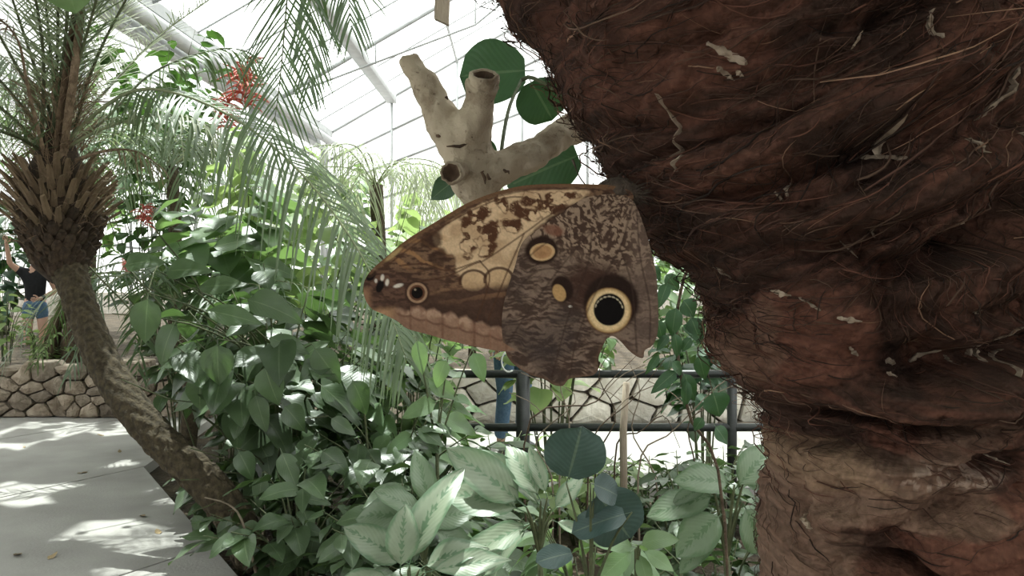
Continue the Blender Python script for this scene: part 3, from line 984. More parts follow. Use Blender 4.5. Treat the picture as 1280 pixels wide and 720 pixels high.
# ------------------------------------------------------------------ palm fronds
def frond(parent, ctrl, nlf, length, width, mat, rmat, seed, individual=False, r0=.012, ang=(70, 35), hang=.5, start=.12, lift=.1, side_up=(0, 0, 1), name='frond', jit=.12, prof=None):
    """midrib through the control points with a row of leaflets on either side"""
    rnd = random.Random(seed)
    pts = spline(ctrl, 28)
    o = obj(name, *tube(pts, [r0 * (1 - .85 * i / 27) for i in range(28)], 6), rmat, parent)
    mb = MB()
    joined_uv = []
    up0 = Vector(side_up)
    for side in (-1, 1):
        for i in range(nlf):
            t = start + (1 - start) * (i + rnd.uniform(.0, .6)) / nlf
            t = min(t, .998)
            f = t * 27
            q = min(int(f), 26)
            p = pts[q].lerp(pts[q + 1], f - q)
            T = (pts[q + 1] - pts[q]).normalized()
            S = T.cross(up0)
            if S.length < .05:
                S = T.cross(Vector((0, 1, 0)))
            S.normalize()
            U = S.cross(T)
            u = (t - start) / (1 - start)
            pr = prof(u) if prof else (math.sin(math.pi * (.16 + .74 * u)) ** .8)
            Lf = length * pr * rnd.uniform(.88, 1.08)
            al = math.radians(ang[0] + (ang[1] - ang[0]) * u) * rnd.uniform(1 - jit, 1 + jit)
            d = (T * math.cos(al) + S * side * math.sin(al) + U * (lift + rnd.uniform(-jit, jit))).normalized()
            hg = hang * rnd.uniform(.7, 1.3)
            n = 5
            vv, uv = [], []
            for k in range(n):
                s = k / (n - 1)
                c = p + d * (Lf * s) + Vector((0, 0, -1)) * (Lf * hg * s * s)
                c = c + (d * (-Lf * .25 * hg * s * s))
                tg = d + Vector((0, 0, -2 * hg * s)) - d * .5 * hg * s
                wv = tg.cross(U + Vector((0, 0, .01))).normalized()
                w = width * .5 * (math.sin(math.pi * (.22 + .75 * s)) ** .7 if k < n - 1 else .05)
                vv += [tuple(c + wv * w), tuple(c - wv * w)]
                uv += [(0, s), (1, s)]
            fs = [(2 * k, 2 * k + 1, 2 * k + 3, 2 * k + 2) for k in range(n - 1)]
            if individual:
                obj('leaflet', vv, fs, mat, o, uv=uv)
            else:
                mb.add(vv, fs)
                joined_uv += uv
    if not individual:
        lo = obj('leaflets', mb.v, mb.f, mat, o, uv=joined_uv)
        lo['kind'] = 'stuff'
    return o

# crown of the near palm, above the frame: two fronds droop into view
cr = Vector((.24, .44, 1.92))
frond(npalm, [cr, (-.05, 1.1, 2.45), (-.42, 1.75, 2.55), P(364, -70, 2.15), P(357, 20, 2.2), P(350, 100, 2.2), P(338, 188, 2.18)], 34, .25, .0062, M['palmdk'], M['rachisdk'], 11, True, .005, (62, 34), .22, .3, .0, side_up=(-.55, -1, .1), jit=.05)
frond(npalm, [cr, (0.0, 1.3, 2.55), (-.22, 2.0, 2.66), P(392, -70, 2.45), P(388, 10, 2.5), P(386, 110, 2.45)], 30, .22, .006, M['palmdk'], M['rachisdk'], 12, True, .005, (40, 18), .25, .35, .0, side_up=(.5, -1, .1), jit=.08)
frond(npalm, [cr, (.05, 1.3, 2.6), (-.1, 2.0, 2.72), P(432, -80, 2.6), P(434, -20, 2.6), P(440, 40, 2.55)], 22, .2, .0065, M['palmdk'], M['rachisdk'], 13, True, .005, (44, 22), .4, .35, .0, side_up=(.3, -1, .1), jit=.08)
rr = random.Random(8)
for k in range(11):
    a = -2.6 + k * .47 + rr.uniform(-.1, .1)
    d = Vector((math.sin(a), -math.cos(a), 0))
    if d.y > .35:
        d.y *= .3
    ln = rr.uniform(1.1, 1.5)
    frond(npalm, [cr, cr + d * .35 * ln + Vector((0, 0, .42)), cr + d * .9 * ln + Vector((0, 0, .55)), cr + d * 1.45 * ln + Vector((0, 0, .25))], 44, .42, .03, M['palmdk'], M['rachisdk'], 40 + k, False, .012, (70, 35), .35, .15)

# ================================================================== PALE BRANCHED TREE
DB = .56
ptree = empty('pale_branch_tree', (.36, .86, 0), 'smooth pale tree limb with sawn forked stubs beside the palm trunk', 'tree')
def limb(pxs, mb, n=22, sides=14):
    pts = spline([P(x, y, d) for x, y, d, r_ in pxs], n)
    rad = np.interp(np.linspace(0, len(pxs) - 1, n), range(len(pxs)), [r_ / F * d for x, y, d, r_ in pxs])
    mb.tube(pts, list(rad), sides)
mb = MB()
# main limb comes from a stem behind the palm, out to the fork, then the stubs
limb([(1085, 330, .88, 22), (960, 230, .80, 22), (820, 160, .68, 20), (725, 158, .60, 19), (670, 190, .57, 18), (615, 215, .56, 24), (588, 205, .56, 32)], mb, 30)
limb([(606, 250, .565, 22), (594, 225, .56, 31), (582, 190, .56, 33), (562, 160, .56, 26), (540, 122, .56, 19), (524, 95, .56, 16.5), (511, 70, .56, 13.5)], mb, 26)
limb([(582, 200, .56, 28), (588, 170, .555, 27), (596, 140, .55, 22), (601, 118, .545, 20), (604, 104, .54, 21)], mb, 16)
limb([(588, 210, .56, 22), (574, 214, .545, 15), (566, 216, .527, 13.5)], mb, 8)
limb([(660, 370, .58, 15), (630, 290, .57, 18), (606, 245, .565, 22)], mb, 10)
o = mb.build('limb', M['palewood'], ptree)
rm = o.modifiers.new('Remesh', 'REMESH'); rm.mode = 'VOXEL'; rm.voxel_size = .0016; rm.use_smooth_shade = True
sm = o.modifiers.new('Smooth', 'SMOOTH'); sm.factor = .6; sm.iterations = 5
tx = bpy.data.textures.new('bark_lumps', 'CLOUDS'); tx.noise_scale = .018
dp = o.modifiers.new('Displace', 'DISPLACE'); dp.texture = tx; dp.strength = .007; dp.mid_level = .5
mb = MB()
mb.tube([(.36, .88, -.05), (.362, .88, .7), (.358, .89, 1.3), (.356, .88, 1.5), (.37, .92, 1.9)], [.032, .028, .024, .02, .014], 12)
mb.build('stem', M['palewood'], ptree)
def cut_disc(px, py, D, r_, nrm, rim=1.18, depth=.003):
    """sawn end: dark heartwood inside a raised pale bark ring"""
    c = P(px, py, D); nz = Vector(nrm).normalized()
    ax = nz.cross(Vector((0, 0, 1))).normalized(); ay = nz.cross(ax)
    R_ = r_ / F * D
    v, f = [], []
    n = 20
    rr_ = random.Random(px)
    wob = [rr_.uniform(.9, 1.1) for _ in range(n)]
    prof = ((1.0, .0035), (.8, .0032), (.62, .0015), (.4, -.0005), (.2, -.0015))
    for s, h in prof:
        for k in range(n):
            a = 2 * math.pi * k / n
            v.append(tuple(c + (ax * math.cos(a) + ay * math.sin(a)) * R_ * s * wob[k] + nz * h))
    v.append(tuple(c - nz * .002))
    for i in range(len(prof) - 1):
        for k in range(n):
            f.append((i * n + k, i * n + (k + 1) % n, (i + 1) * n + (k + 1) % n, (i + 1) * n + k))
    i = len(prof) - 1
    for k in range(n):
        f.append((i * n + k, i * n + (k + 1) % n, len(v) - 1))
    cd = obj('cut_end', v, f, M['cutwood'], ptree)
    v, f = [], []
    for s, h in ((1.02, -.006), (1.16, .000), (1.1, .0042), (.92, .0046), (.82, .002)):
        for k in range(n):
            a = 2 * math.pi * k / n
            v.append(tuple(c + (ax * math.cos(a) + ay * math.sin(a)) * R_ * s * wob[k] + nz * h))
    for i in range(4):
        for k in range(n):
            f.append((i * n + k, i * n + (k + 1) % n, (i + 1) * n + (k + 1) % n, (i + 1) * n + k))
    obj('bark_ring', v, f, M['palewood'], cd)
cut_disc(566, 216, .522, 12.5, (-.18, -1, -.05))
cut_disc(605, 101, .538, 16, (.1, -.75, 1.0))
rr = random.Random(2)
for (x0, y0, x1, y1) in [(603, 212, 606, 230), (609, 218, 612, 226), (560, 185, 590, 178), (588, 152, 604, 157), (578, 140, 592, 132), (629, 210, 636, 216), (545, 170, 549, 172), (556, 120, 560, 123)]:
    pts = []
    for k in range(5):
        t = k / 4
        pts.append(P(x0 + (x1 - x0) * t + rr.uniform(-2, 2), y0 + (y1 - y0) * t + rr.uniform(-2, 2), .5435))
    obj('bark_crack', *tube(pts, [.0004, .0009, .0011, .0008, .0003], 5), M['cutwood'], ptree)
rr = random.Random(3)
mb = MB(); mb.tube(spline([P(625, 205, .57), P(630, 165, .60), P(638, 130, .64), P(652, 100, .68)], 10), .0013, 6); mb.build('petiole', M['stem'], ptree)
mb = MB(); mb.tube(spline([P(652, 100, .68), P(668, 98, .67), P(720, 130, .64), P(760, 170, .66)], 10), .0016, 6); mb.build('petiole', M['stem'], ptree)
hero_leaf(ptree, L['dark'], (668, 88), (572, 92), .70, rr, 1.12, (0.05, -1, .25), name='leaf')
hero_leaf(ptree, L['dark'], (660, 96), (692, 150), .68, rr, 1.35, (.1, -1, .1))
hero_leaf(ptree, L['dark'], (735, 190), (630, 230), .66, rr, .75, (.1, -1, .35))
hero_leaf(ptree, L['darkov'], (574, 222), (533, 250), .58, rr, 1.1, (.1, -1, .1))
hero_leaf(ptree, L['dark'], (600, 170), (616, 200), .60, rr, .9, (.1, -1, .1))
hero_leaf(ptree, L['darkov'], (575, 250), (592, 232), .60, rr, 1.4, (.1, -1, .1))

# weathered wooden batten hanging from the roof above the fork
mb = MB()
c0 = P(552, 28, 1.6); c1 = P(556, -90, 1.6)
v, f = [], []
for (p, dx) in ((c0, 0), (c1, 0)):
    for sx, sy in ((-1, -1), (1, -1), (1, 1), (-1, 1)):
        v.append((p.x + sx * .013, p.y + sy * .008, p.z + (sx * -.006 if p is c0 else 0)))
f = [(3, 2, 1, 0), (4, 5, 6, 7), (0, 1, 5, 4), (1, 2, 6, 5), (2, 3, 7, 6), (3, 0, 4, 7)]
bt = empty('wooden_batten', c0, 'short weathered wooden batten hanging on a wire below the glass roof', 'batten')
obj('batten', v, f, M['batten'], bt, smooth=False)
obj('wire', *tube([c1 - Vector((0, 0, .02)), (c1.x, c1.y, 9.0)], .002, 5), M['steelgrey'], bt)

# ================================================================== OWL BUTTERFLY
DW = .362
def smooth_poly(pts, n=260, closed=True):
    c = [Vector((p[0], p[1], 0)) for p in pts]
    m = len(c)
    out = []
    for i in range(n):
        u = i / n * m
        k = int(u); t = u - k
        p0, p1, p2, p3 = c[(k - 1) % m], c[k % m], c[(k + 1) % m], c[(k + 2) % m]
        q = .5 * ((2 * p1) + (p2 - p0) * t + (2 * p0 - 5 * p1 + 4 * p2 - p3) * t * t + (3 * p1 - p0 - 3 * p2 + p3) * t ** 3)
        out.append((q.x, q.y))
    return np.array(out)
def inside(poly, x, y):
    r_ = np.zeros(x.shape, bool)
    n = len(poly)
    for i in range(n):
        x0, y0 = poly[i]; x1, y1 = poly[(i + 1) % n]
        c = ((y0 > y) != (y1 > y)) & (x < (x1 - x0) * (y - y0) / (y1 - y0 + 1e-12) + x0)
        r_ ^= c
    return r_
def seg_dist(x, y, poly, closed=False):
    """distance to a polyline; also nearest point"""
    best = np.full(x.shape, 1e9); bx = np.zeros(x.shape); by = np.zeros(x.shape)
    n = len(poly)
    for i in range(n if closed else n - 1):
        x0, y0 = poly[i]; x1, y1 = poly[(i + 1) % n]
        dx, dy = x1 - x0, y1 - y0
        t = np.clip(((x - x0) * dx + (y - y0) * dy) / (dx * dx + dy * dy + 1e-12), 0, 1)
        qx, qy = x0 + t * dx, y0 + t * dy
        d = np.hypot(x - qx, y - qy)
        m = d < best
        best = np.where(m, d, best); bx = np.where(m, qx, bx); by = np.where(m, qy, by)
    return best, bx, by

FW = smooth_poly([(792, 246), (770, 233), (730, 230), (690, 230), (655, 232), (620, 240), (582, 255), (545, 277), (508, 300), (482, 322), (464, 338), (455, 354), (456, 372), (465, 386), (480, 393), (496, 401), (510, 411), (535, 418), (562, 426), (598, 434), (632, 439), (665, 430), (700, 400), (740, 340), (775, 285)])
HW = smooth_poly([(790, 250), (765, 243), (730, 248), (700, 268), (668, 290), (652, 305), (643, 335), (634, 362), (628, 392), (628, 420), (632, 440), (639, 452), (650, 461), (664, 469), (680, 474), (692, 481), (704, 482), (711, 474), (727, 471), (741, 469), (748, 461), (747, 450), (752, 436), (758, 424), (766, 420), (776, 427), (786, 438), (797, 446), (804, 447), (806, 438), (815, 432), (821, 420), (823, 400), (822, 370), (820, 340), (813, 310), (804, 280)])

def C8(*c):
    return np.array(lin(c))
def mixc(a, b, w):
    w = np.asarray(w)[..., None]
    return a * (1 - w) + b * w
def line_mask(x, y, poly, w):
    d, _, _ = seg_dist(x, y, poly)
    return 1 - sstep(w * .4, w, d)
def ell(x, y, cx, cy, rx, ry, an=0):
    c, s = math.cos(math.radians(an)), math.sin(math.radians(an))
    X_, Y_ = x - cx, y - cy
    return np.hypot((X_ * c + Y_ * s) / rx, (-X_ * s + Y_ * c) / ry)

def fore_col(x, y):
    wx = x + 5 * (fbm2(x / 9, y / 9, 3) - .5); wy = y + 5 * (fbm2(x / 9 + 50, y / 9, 3) - .5)
    brown = C8(98, 72, 58); dark = C8(58, 40, 32); cream = C8(214, 182, 148); tan = C8(168, 126, 92)
    c = np.broadcast_to(brown, x.shape + (3,)).copy()
    n = fbm2(x / 7, y / 3.2, 4)
    c = mixc(c, dark, .7 * sstep(.45, .7, n))
    c = mixc(c, C8(138, 108, 84), .6 * sstep(.55, .38, n) * sstep(.3, .5, fbm2(x / 30, y / 30)))
    # cream field
    cp = smooth_poly([(738, 236), (690, 236), (650, 237), (618, 246), (585, 262), (560, 278), (540, 296), (548, 312), (565, 322), (570, 340), (585, 352), (604, 356), (628, 352), (646, 340), (656, 306), (676, 284), (706, 262), (728, 252)], 120)
    ins = inside(cp, wx, wy)
    d, _, _ = seg_dist(wx, wy, cp, True)
    w = np.where(ins, sstep(0, 4, d), 0)
    shade = fbm2(x / 22, y / 18, 3)
    cf = mixc(np.broadcast_to(cream, c.shape), C8(178, 144, 112), sstep(.4, .7, shade) * .7)
    # brown squiggles inside the cream
    q = fbm2(x / 11 + 4, y / 9 + 2, 3)
    ridge = np.abs(q - .5)
    blot = np.zeros_like(x)
    for (bx, by, rx, ry, an) in [(598, 262, 18, 14, 30), (590, 285, 16, 16, 0), (612, 290, 12, 16, 20), (628, 254, 9, 13, -40), (645, 262, 12, 8, 40), (664, 250, 15, 11, 0), (640, 282, 14, 10, 10), (585, 308, 10, 14, 0), (664, 268, 14, 9, 20), (690, 258, 22, 10, 0), (700, 246, 24, 7, 0), (610, 312, 14, 8, -30)]:
        blot = np.maximum(blot, 1 - sstep(.6, 1.25, ell(x, y, bx, by, rx, ry, an) + .9 * (fbm2(x / 7, y / 7, 3) - .5)))
    sq = np.maximum((1 - sstep(.025, .07, ridge)) * .8, sstep(.53, .62, q) * .8) * blot + .4 * blot * sstep(.46, .58, q)
    cf = mixc(cf, C8(84, 54, 38), np.clip(sq * 1.25, 0, 1))
    outl = sstep(.25, .6, blot) * (1 - sstep(.6, .95, blot))
    cf = mixc(cf, C8(92, 60, 42), outl * .65)
    c = mixc(c, cf, w)
    # wavy brown rows beneath the cream, then its scalloped edge
    for (bx, by, rx, ry) in [(592, 352, 17, 14), (624, 350, 18, 15)]:
        e_ = ell(x, y, bx, by, rx, ry)
        c = mixc(c, C8(198, 164, 128), (1 - sstep(.8, .98, e_)) * .9)
        c = mixc(c, C8(70, 45, 33), (1 - sstep(.06, .16, np.abs(e_ - 1.0))) * (y < by + 4) * .9)
    low = sstep(352, 366, wy + .10 * (x - 600))
    rows = np.sin((wy + .12 * (x - 560)) / 2.6 + 2.2 * fbm2(x / 14, y / 9))
    c = mixc(c, mixc(np.broadcast_to(C8(74, 53, 44), c.shape), C8(132, 98, 74), sstep(.1, .9, rows) * (1 - sstep(360, 384, wy))), low * .9)
    # outer field towards the tip is plain brown
    tipw = sstep(545, 505, x) * sstep(330, 348, wy + .3 * (500 - x) * 0)
    c = mixc(c, mixc(np.broadcast_to(C8(96, 70, 58), c.shape), C8(70, 50, 42), sstep(.4, .65, n)), tipw * .9)
    # golden wavy lines on the upper outer wing
    g = np.sin((wy - .75 * (560 - x) * -.6) / 3.0 + 4 * fbm2(x / 16, y / 12))
    gm = sstep(570, 540, x) * sstep(480, 500, x) * sstep(345, 325, wy) * sstep(285, 300, wy + (560 - x) * .0)
    c = mixc(c, C8(160, 118, 82), gm * sstep(.2, .9, g) * .8)
    c = mixc(c, C8(62, 42, 33), (1 - sstep(.6, 1.1, ell(x, y, 540, 300, 18, 12, -30) + .5 * (fbm2(x / 6, y / 6) - .5))) * .85)
    c = mixc(c, C8(62, 42, 33), (1 - sstep(.6, 1.1, ell(x, y, 548, 322, 10, 14, 30) + .6 * (fbm2(x / 6, y / 6) - .5))) * .7)
    # submarginal double row of tan scallops
    sc = 399 + .25 * (x - 530) + 2.5 * np.abs(np.sin(math.pi * (x - 513) / 20.0))
    cell = ((x - 513) / 40.0) % 1.0
    lobe = np.clip(1 - np.abs(((cell * 2) % 1.0) - .5) * 1.7, 0, 1) ** .7 * (.72 + .5 * noise2(x / 13.0, np.full_like(x, 3.3)))
    hgt = (8 + 15 * lobe * (.8 + .2 * np.sin(x / 17))) * np.where(x < 513, .55, 1.0)
    top = sc - hgt + 1.5 * (fbm2(x / 5, y / 5, 2) - .5)
    inx = sstep(488, 498, x)
    pinkt = mixc(np.broadcast_to(C8(182, 148, 126), c.shape), C8(146, 112, 94), sstep(.3, .7, fbm2(x / 8, y / 8, 3)))
    pinkt = mixc(pinkt, C8(132, 98, 80), sstep(top + 5, sc, y) * .6)
    c = mixc(c, C8(58, 40, 34), sstep(top - 14, top - 3, y) * inx * .45)
    b1 = sstep(top - 2.5, top + 4, y) * (1 - sstep(sc - 1, sc + 1, y)) * inx
    c = mixc(c, pinkt, b1 * .95)
    c = mixc(c, mixc(pinkt, C8(136, 104, 86), .55 * np.ones_like(x)), sstep(sc - 1, sc + 1, y) * inx * .97)
    c = mixc(c, C8(108, 78, 64), (1 - sstep(.6, 2.4, np.abs(y - sc))) * inx * .7)
    vgap = np.minimum(cell, 1 - cell) * 40
    c = mixc(c, C8(104, 72, 58), (1 - sstep(.6, 2.4, vgap)) * sstep(top - 4, top, y) * inx * .5)
    vg2 = np.abs(cell - .5) * 40
    c = mixc(c, C8(140, 100, 80), (1 - sstep(.4, 1.4, vg2)) * sstep(top, top + 2, y) * inx * .4)
    # tan tip margin
    c = mixc(c, C8(176, 136, 104), sstep(382, 392, y + .12 * (x - 470) + 3 * (fbm2(x / 6, y / 6) - .5)) * sstep(500, 484, x) * .9)
    c = mixc(c, C8(150, 112, 88), sstep(468, 458, x) * sstep(356, 366, y) * .9)
    # small eyespot
    e_ = ell(x, y, 521.5, 366, 1, 1)
    c = mixc(c, C8(64, 44, 36), 1 - sstep(14, 17, e_))
    c = mixc(c, C8(182, 146, 118), (1 - sstep(.9, 2.2, np.abs(e_ - 11.2))) * .8)
    c = mixc(c, C8(96, 62, 46), 1 - sstep(9, 10.5, e_))
    c = mixc(c, C8(20, 14, 12), 1 - sstep(6.6, 8.2, e_))
    c = mixc(c, C8(190, 170, 150), (1 - sstep(.8, 1.8, ell(x, y, 519, 362, 1, 1))) * .7)
    # tip spots
    for (cx, cy, rx, ry, an) in [(464, 344, 5.5, 9, 35), (475, 358, 5, 9, 20)]:
        c = mixc(c, C8(22, 16, 16), 1 - sstep(.75, 1.05, ell(x, y, cx, cy, rx, ry, an)))
    for (cx, cy, rx, ry, an) in [(467, 335, 3, 3.6, 20), (478, 347, 2.6, 4.6, 10), (484, 353, 2.6, 5, 10), (498, 357, 7, 2.6, -15), (470, 351, 2, 3, 0)]:
        c = mixc(c, C8(220, 208, 196), (1 - sstep(.6, 1.15, ell(x, y, cx, cy, rx, ry, an))) * .9)
    # veins
    for vv in [[(762, 250), (700, 262), (655, 292), (608, 324), (592, 330), (560, 345), (524, 352)], [(655, 292), (632, 345), (610, 400)], [(600, 326), (612, 348), (596, 400)], [(600, 326), (560, 338), (530, 330), (500, 332)], [(700, 258), (640, 246), (580, 268), (520, 305), (480, 335)]]:
        sv = [tuple(p.xy) for p in spline([Vector((a, b, 0)) for a, b in vv], 18)]
        c = mixc(c, C8(78, 52, 38), line_mask(x, y, sv, 1.5) * .75)
    # brown leading edge
    top_e = [(770, 233), (730, 230), (690, 230), (655, 232), (620, 240), (582, 255), (545, 277), (508, 300), (482, 322), (462, 340)]
    dd, _, _ = seg_dist(x, y, top_e)
    c = mixc(c, C8(112, 82, 60), (1 - sstep(2, 5.5, dd)) * .9)
    c = mixc(c, C8(78, 54, 42), (1 - sstep(.6, 1.6, np.abs(dd - 6))) * .5)
    c = mixc(c, C8(190, 160, 112), (1 - sstep(.5, 1.1, ell(x, y, 492, 318, 16, 3.5, -40))) * .7)
    return c * (.82 + .36 * fbm2(x / 1.7, y / 1.7, 2))[..., None]

def hind_col(x, y):
    wx = x + 14 * (fbm2(x / 20, y / 20, 3) - .5); wy = y + 14 * (fbm2(x / 20 + 50, y / 20, 3) - .5)
    c = np.broadcast_to(C8(96, 78, 68), x.shape + (3,)).copy()
    # striation runs across the veins: bent around the base
    ang = np.arctan2(y - 225, x - 800)
    rad = np.hypot(x - 800, y - 225)
    rip = fbm2(rad / 2.9 + 10 * fbm2(x / 22, y / 22), ang * 17, 3)
    rip2 = .6 * fbm2(wx / 9, wy / 2.2, 3) + .4 * fbm2(x / 30, y / 14, 3)
    upw = sstep(345, 300, y - .25 * (x - 720))
    up = sstep(.44, .58, rip); lo = sstep(.42, .62, rip2)
    cu = mixc(np.broadcast_to(C8(74, 55, 46), c.shape), C8(152, 128, 110), up)
    cl = mixc(np.broadcast_to(C8(74, 57, 49), c.shape), C8(128, 107, 94), lo)
    c = mixc(cl, cu, upw)
    big = fbm2(x / 34 + 8, y / 26, 3)
    c = mixc(c, C8(66, 54, 50), .55 * sstep(.48, .68, big) * sstep(330, 370, y))
    # darker bruise-grey patch low on the wing
    c = mixc(c, C8(58, 50, 50), (1 - sstep(.3, 1.1, ell(x, y, 690, 425, 46, 32, -20) + .6 * (fbm2(x / 12, y / 7) - .5))) * .5)
    # right flank lighter, mauve brown
    c = mixc(c, C8(122, 102, 92), sstep(776, 800, x) * .45)
    # smooth red-brown field around the large eyespot
    e_ = ell(x, y, 742, 362, 46, 36, 20) + .35 * (fbm2(x / 14, y / 14, 3) - .5)
    c = mixc(c, C8(66, 44, 36), (1 - sstep(.55, 1.1, e_)) * .85)
    e_ = ell(x, y, 690, 300, 22, 15, 30)
    c = mixc(c, C8(122, 80, 64), (1 - sstep(.6, 1.1, ell(x, y, 692, 288, 15, 8, 15))) * .8)
    # upper eyespot
    c = mixc(c, C8(46, 30, 24), 1 - sstep(.82, 1.08, ell(x, y, 677, 313, 22, 19, -10)))
    e_ = ell(x, y, 678, 315, 16.5, 11.5, -6)
    c = mixc(c, C8(172, 130, 92), 1 - sstep(.84, 1.0, e_))
    c = mixc(c, C8(206, 170, 128), (1 - sstep(.06, .16, np.abs(e_ - .84))) * .8)
    c = mixc(c, C8(140, 100, 70), (1 - sstep(.3, .8, ell(x, y, 678, 318, 11, 6))) * .45)
    # small tear-shaped spot
    c = mixc(c, C8(44, 29, 24), 1 - sstep(.8, 1.1, ell(x, y, 703, 361, 14, 18, -20)))
    c = mixc(c, C8(184, 146, 100), 1 - sstep(.82, 1.02, ell(x, y, 699, 366, 8.5, 12, -25)))
    c = mixc(c, C8(205, 195, 185), (1 - sstep(.6, 1.1, ell(x, y, 713, 383, 3, 1.6))) * .8)
    # great eyespot
    c = mixc(c, C8(42, 28, 23), 1 - sstep(.86, 1.06, ell(x, y, 764, 378, 36, 37, 0)))
    c = mixc(c, C8(92, 62, 46), (1 - sstep(.86, 1.02, ell(x, y, 761, 389, 30.5, 30.5))))
    e_ = ell(x, y, 761, 388, 1, 1)
    c = mixc(c, C8(226, 196, 152), 1 - sstep(26, 28, e_))
    c = mixc(c, C8(178, 140, 92), (1 - sstep(.8, 2.6, np.abs(e_ - 26.6))) * .6)
    c = mixc(c, C8(16, 12, 12), 1 - sstep(18.6, 20.2, ell(x, y, 761.5, 387, 1, 1.04)))
    for k in range(9):
        a = math.radians(200 + k * 18)
        c = mixc(c, C8(212, 196, 170), (1 - sstep(.6, 1.2, ell(x, y, 761 + 17.3 * math.cos(a), 388 + 17.3 * math.sin(a), 2.6, 1.0, 200 + k * 18 + 90))) * .75)
    # veins
    for vv in [[(786, 252), (740, 290), (700, 335), (660, 390), (634, 430)], [(740, 290), (735, 330), (712, 390), (690, 470)], [(790, 258), (775, 310), (752, 350), (722, 420), (712, 472)], [(740, 290), (690, 300), (650, 330)], [(796, 262), (800, 320), (812, 380), (812, 430)], [(775, 310), (790, 360), (796, 440)], [(700, 335), (670, 340), (636, 372)]]:
        sv = [tuple(p.xy) for p in spline([Vector((a, b, 0)) for a, b in vv], 18)]
        c = mixc(c, C8(60, 44, 38), line_mask(x, y, sv, 1.7) * .55)
    dd, _, _ = seg_dist(x, y, HW, True)
    c = mixc(c, C8(104, 80, 66), (1 - sstep(1, 5, dd)) * sstep(400, 440, y) * .6)
    return c * (.8 + .4 * fbm2(x / 1.8, y / 1.8, 2))[..., None]

def wing(name, poly, colf, D, parent, side, bend, step=1.0, flat=None):
    x0, y0 = poly.min(0) - 2; x1, y1 = poly.max(0) + 2
    xs = np.arange(x0, x1, step); ys = np.arange(y0, y1, step)
    Xg, Yg = np.meshgrid(xs, ys)
    ins = inside(poly, Xg, Yg)
    fi = ins[:-1, :-1] | ins[1:, :-1] | ins[:-1, 1:] | ins[1:, 1:]
    need = np.zeros_like(ins)
    need[:-1, :-1] |= fi; need[1:, :-1] |= fi; need[:-1, 1:] |= fi; need[1:, 1:] |= fi
    out = need & ~ins
    _, bx, by = seg_dist(Xg[out], Yg[out], poly, True)
    Xg = Xg.copy(); Yg = Yg.copy()
    Xg[out] = bx; Yg[out] = by
    ids = -np.ones(ins.shape, int); ids[need] = np.arange(need.sum())
    fc = np.stack([ids[:-1, :-1][fi], ids[1:, :-1][fi], ids[1:, 1:][fi], ids[:-1, 1:][fi]], -1)
    x = Xg[need]; y = Yg[need]
    d = D + bend(x, y) + .0005 * (fbm2(x / 30, y / 30, 2) - .5)
    col = colf(x, y) if flat is None else np.broadcast_to(flat, x.shape + (3,)).copy() * (.8 + .4 * fbm2(x / 5, y / 5, 2))[..., None]
    if side < 0:
        y = 300 + (y - 300) * .972 + 2; x = 790 + (x - 790) * .975
    V = np.stack([(x - 640) / F * d, d, CZ - (y - HY) / F * d], -1)
    o = obj(name, V, fc, M['wing'], parent, col=col)
    so = o.modifiers.new('Solidify', 'SOLIDIFY'); so.thickness = .00018; so.offset = 0
    return o
bf = empty('owl_butterfly', P(790, 250, DW + .01), 'brown owl butterfly with closed wings and large yellow-ringed eyespot', 'butterfly')
bendf = lambda x, y: .004 * ((x - 790) / 330.0) ** 2 - .0025 * (x - 790) / 330.0
bendh = lambda x, y: .003 * ((x - 790) / 160.0) ** 2 + .002 * ((y - 330) / 120.0) ** 2 * (y > 330)
wing('forewing', FW, fore_col, DW, bf, 1, bendf)
wing('hindwing', HW, hind_col, DW - .0022, bf, 1, bendh)
wing('forewing', FW, None, DW + .012, bf, -1, bendf, 3.0, C8(80, 58, 46))
wing('hindwing', HW, None, DW + .0135, bf, -1, bendh, 3.0, C8(80, 60, 50))
def blob_tube(ctrl, name, mat, parent, sides=14, n=16):
    pts = spline([c[0] for c in ctrl], n)
    rad = np.interp(np.linspace(0, len(ctrl) - 1, n), range(len(ctrl)), [c[1] for c in ctrl])
    return obj(name, *tube(pts, list(rad), sides), mat, parent)
DBd = DW + .006
blob_tube([(P(744, 242, DBd), .0022), (P(756, 240, DBd), .0050), (P(772, 240, DBd), .0066), (P(788, 246, DBd), .0055), (P(796, 252, DBd), .003)], 'thorax', M['fur'], bf)
blob_tube([(P(784, 250, DBd), .003), (P(786, 268, DBd), .0040), (P(790, 296, DBd), .0042), (P(792, 325, DBd), .0032), (P(793, 342, DBd), .001)], 'abdomen', M['fur'], bf)
mb = MB()
rr = random.Random(61)
for k in range(420):
    c_ = P(rr.uniform(746, 796), rr.uniform(238, 250), DBd); a = rr.uniform(0, 6.28); el_ = rr.uniform(-.5, 1)
    d = Vector((math.cos(a), math.sin(a), el_)).normalized()
    p = c_ + d * .0045; q = p + d * rr.uniform(.0015, .004) + Vector((.0015, 0, -.0005))
    mb.tube([p, (p + q) / 2 + Vector((.0003, 0, 0)), q], [.00022, .0002, .00006], 3, False)
o = mb.build('body_hair', M['fur'], bf); o['kind'] = 'stuff'
hd = blob_tube([(P(734, 244, DBd), .0008), (P(738, 243, DBd), .0026), (P(744, 242, DBd), .0032), (P(749, 241, DBd), .0022)], 'head', M['fur'], bf)
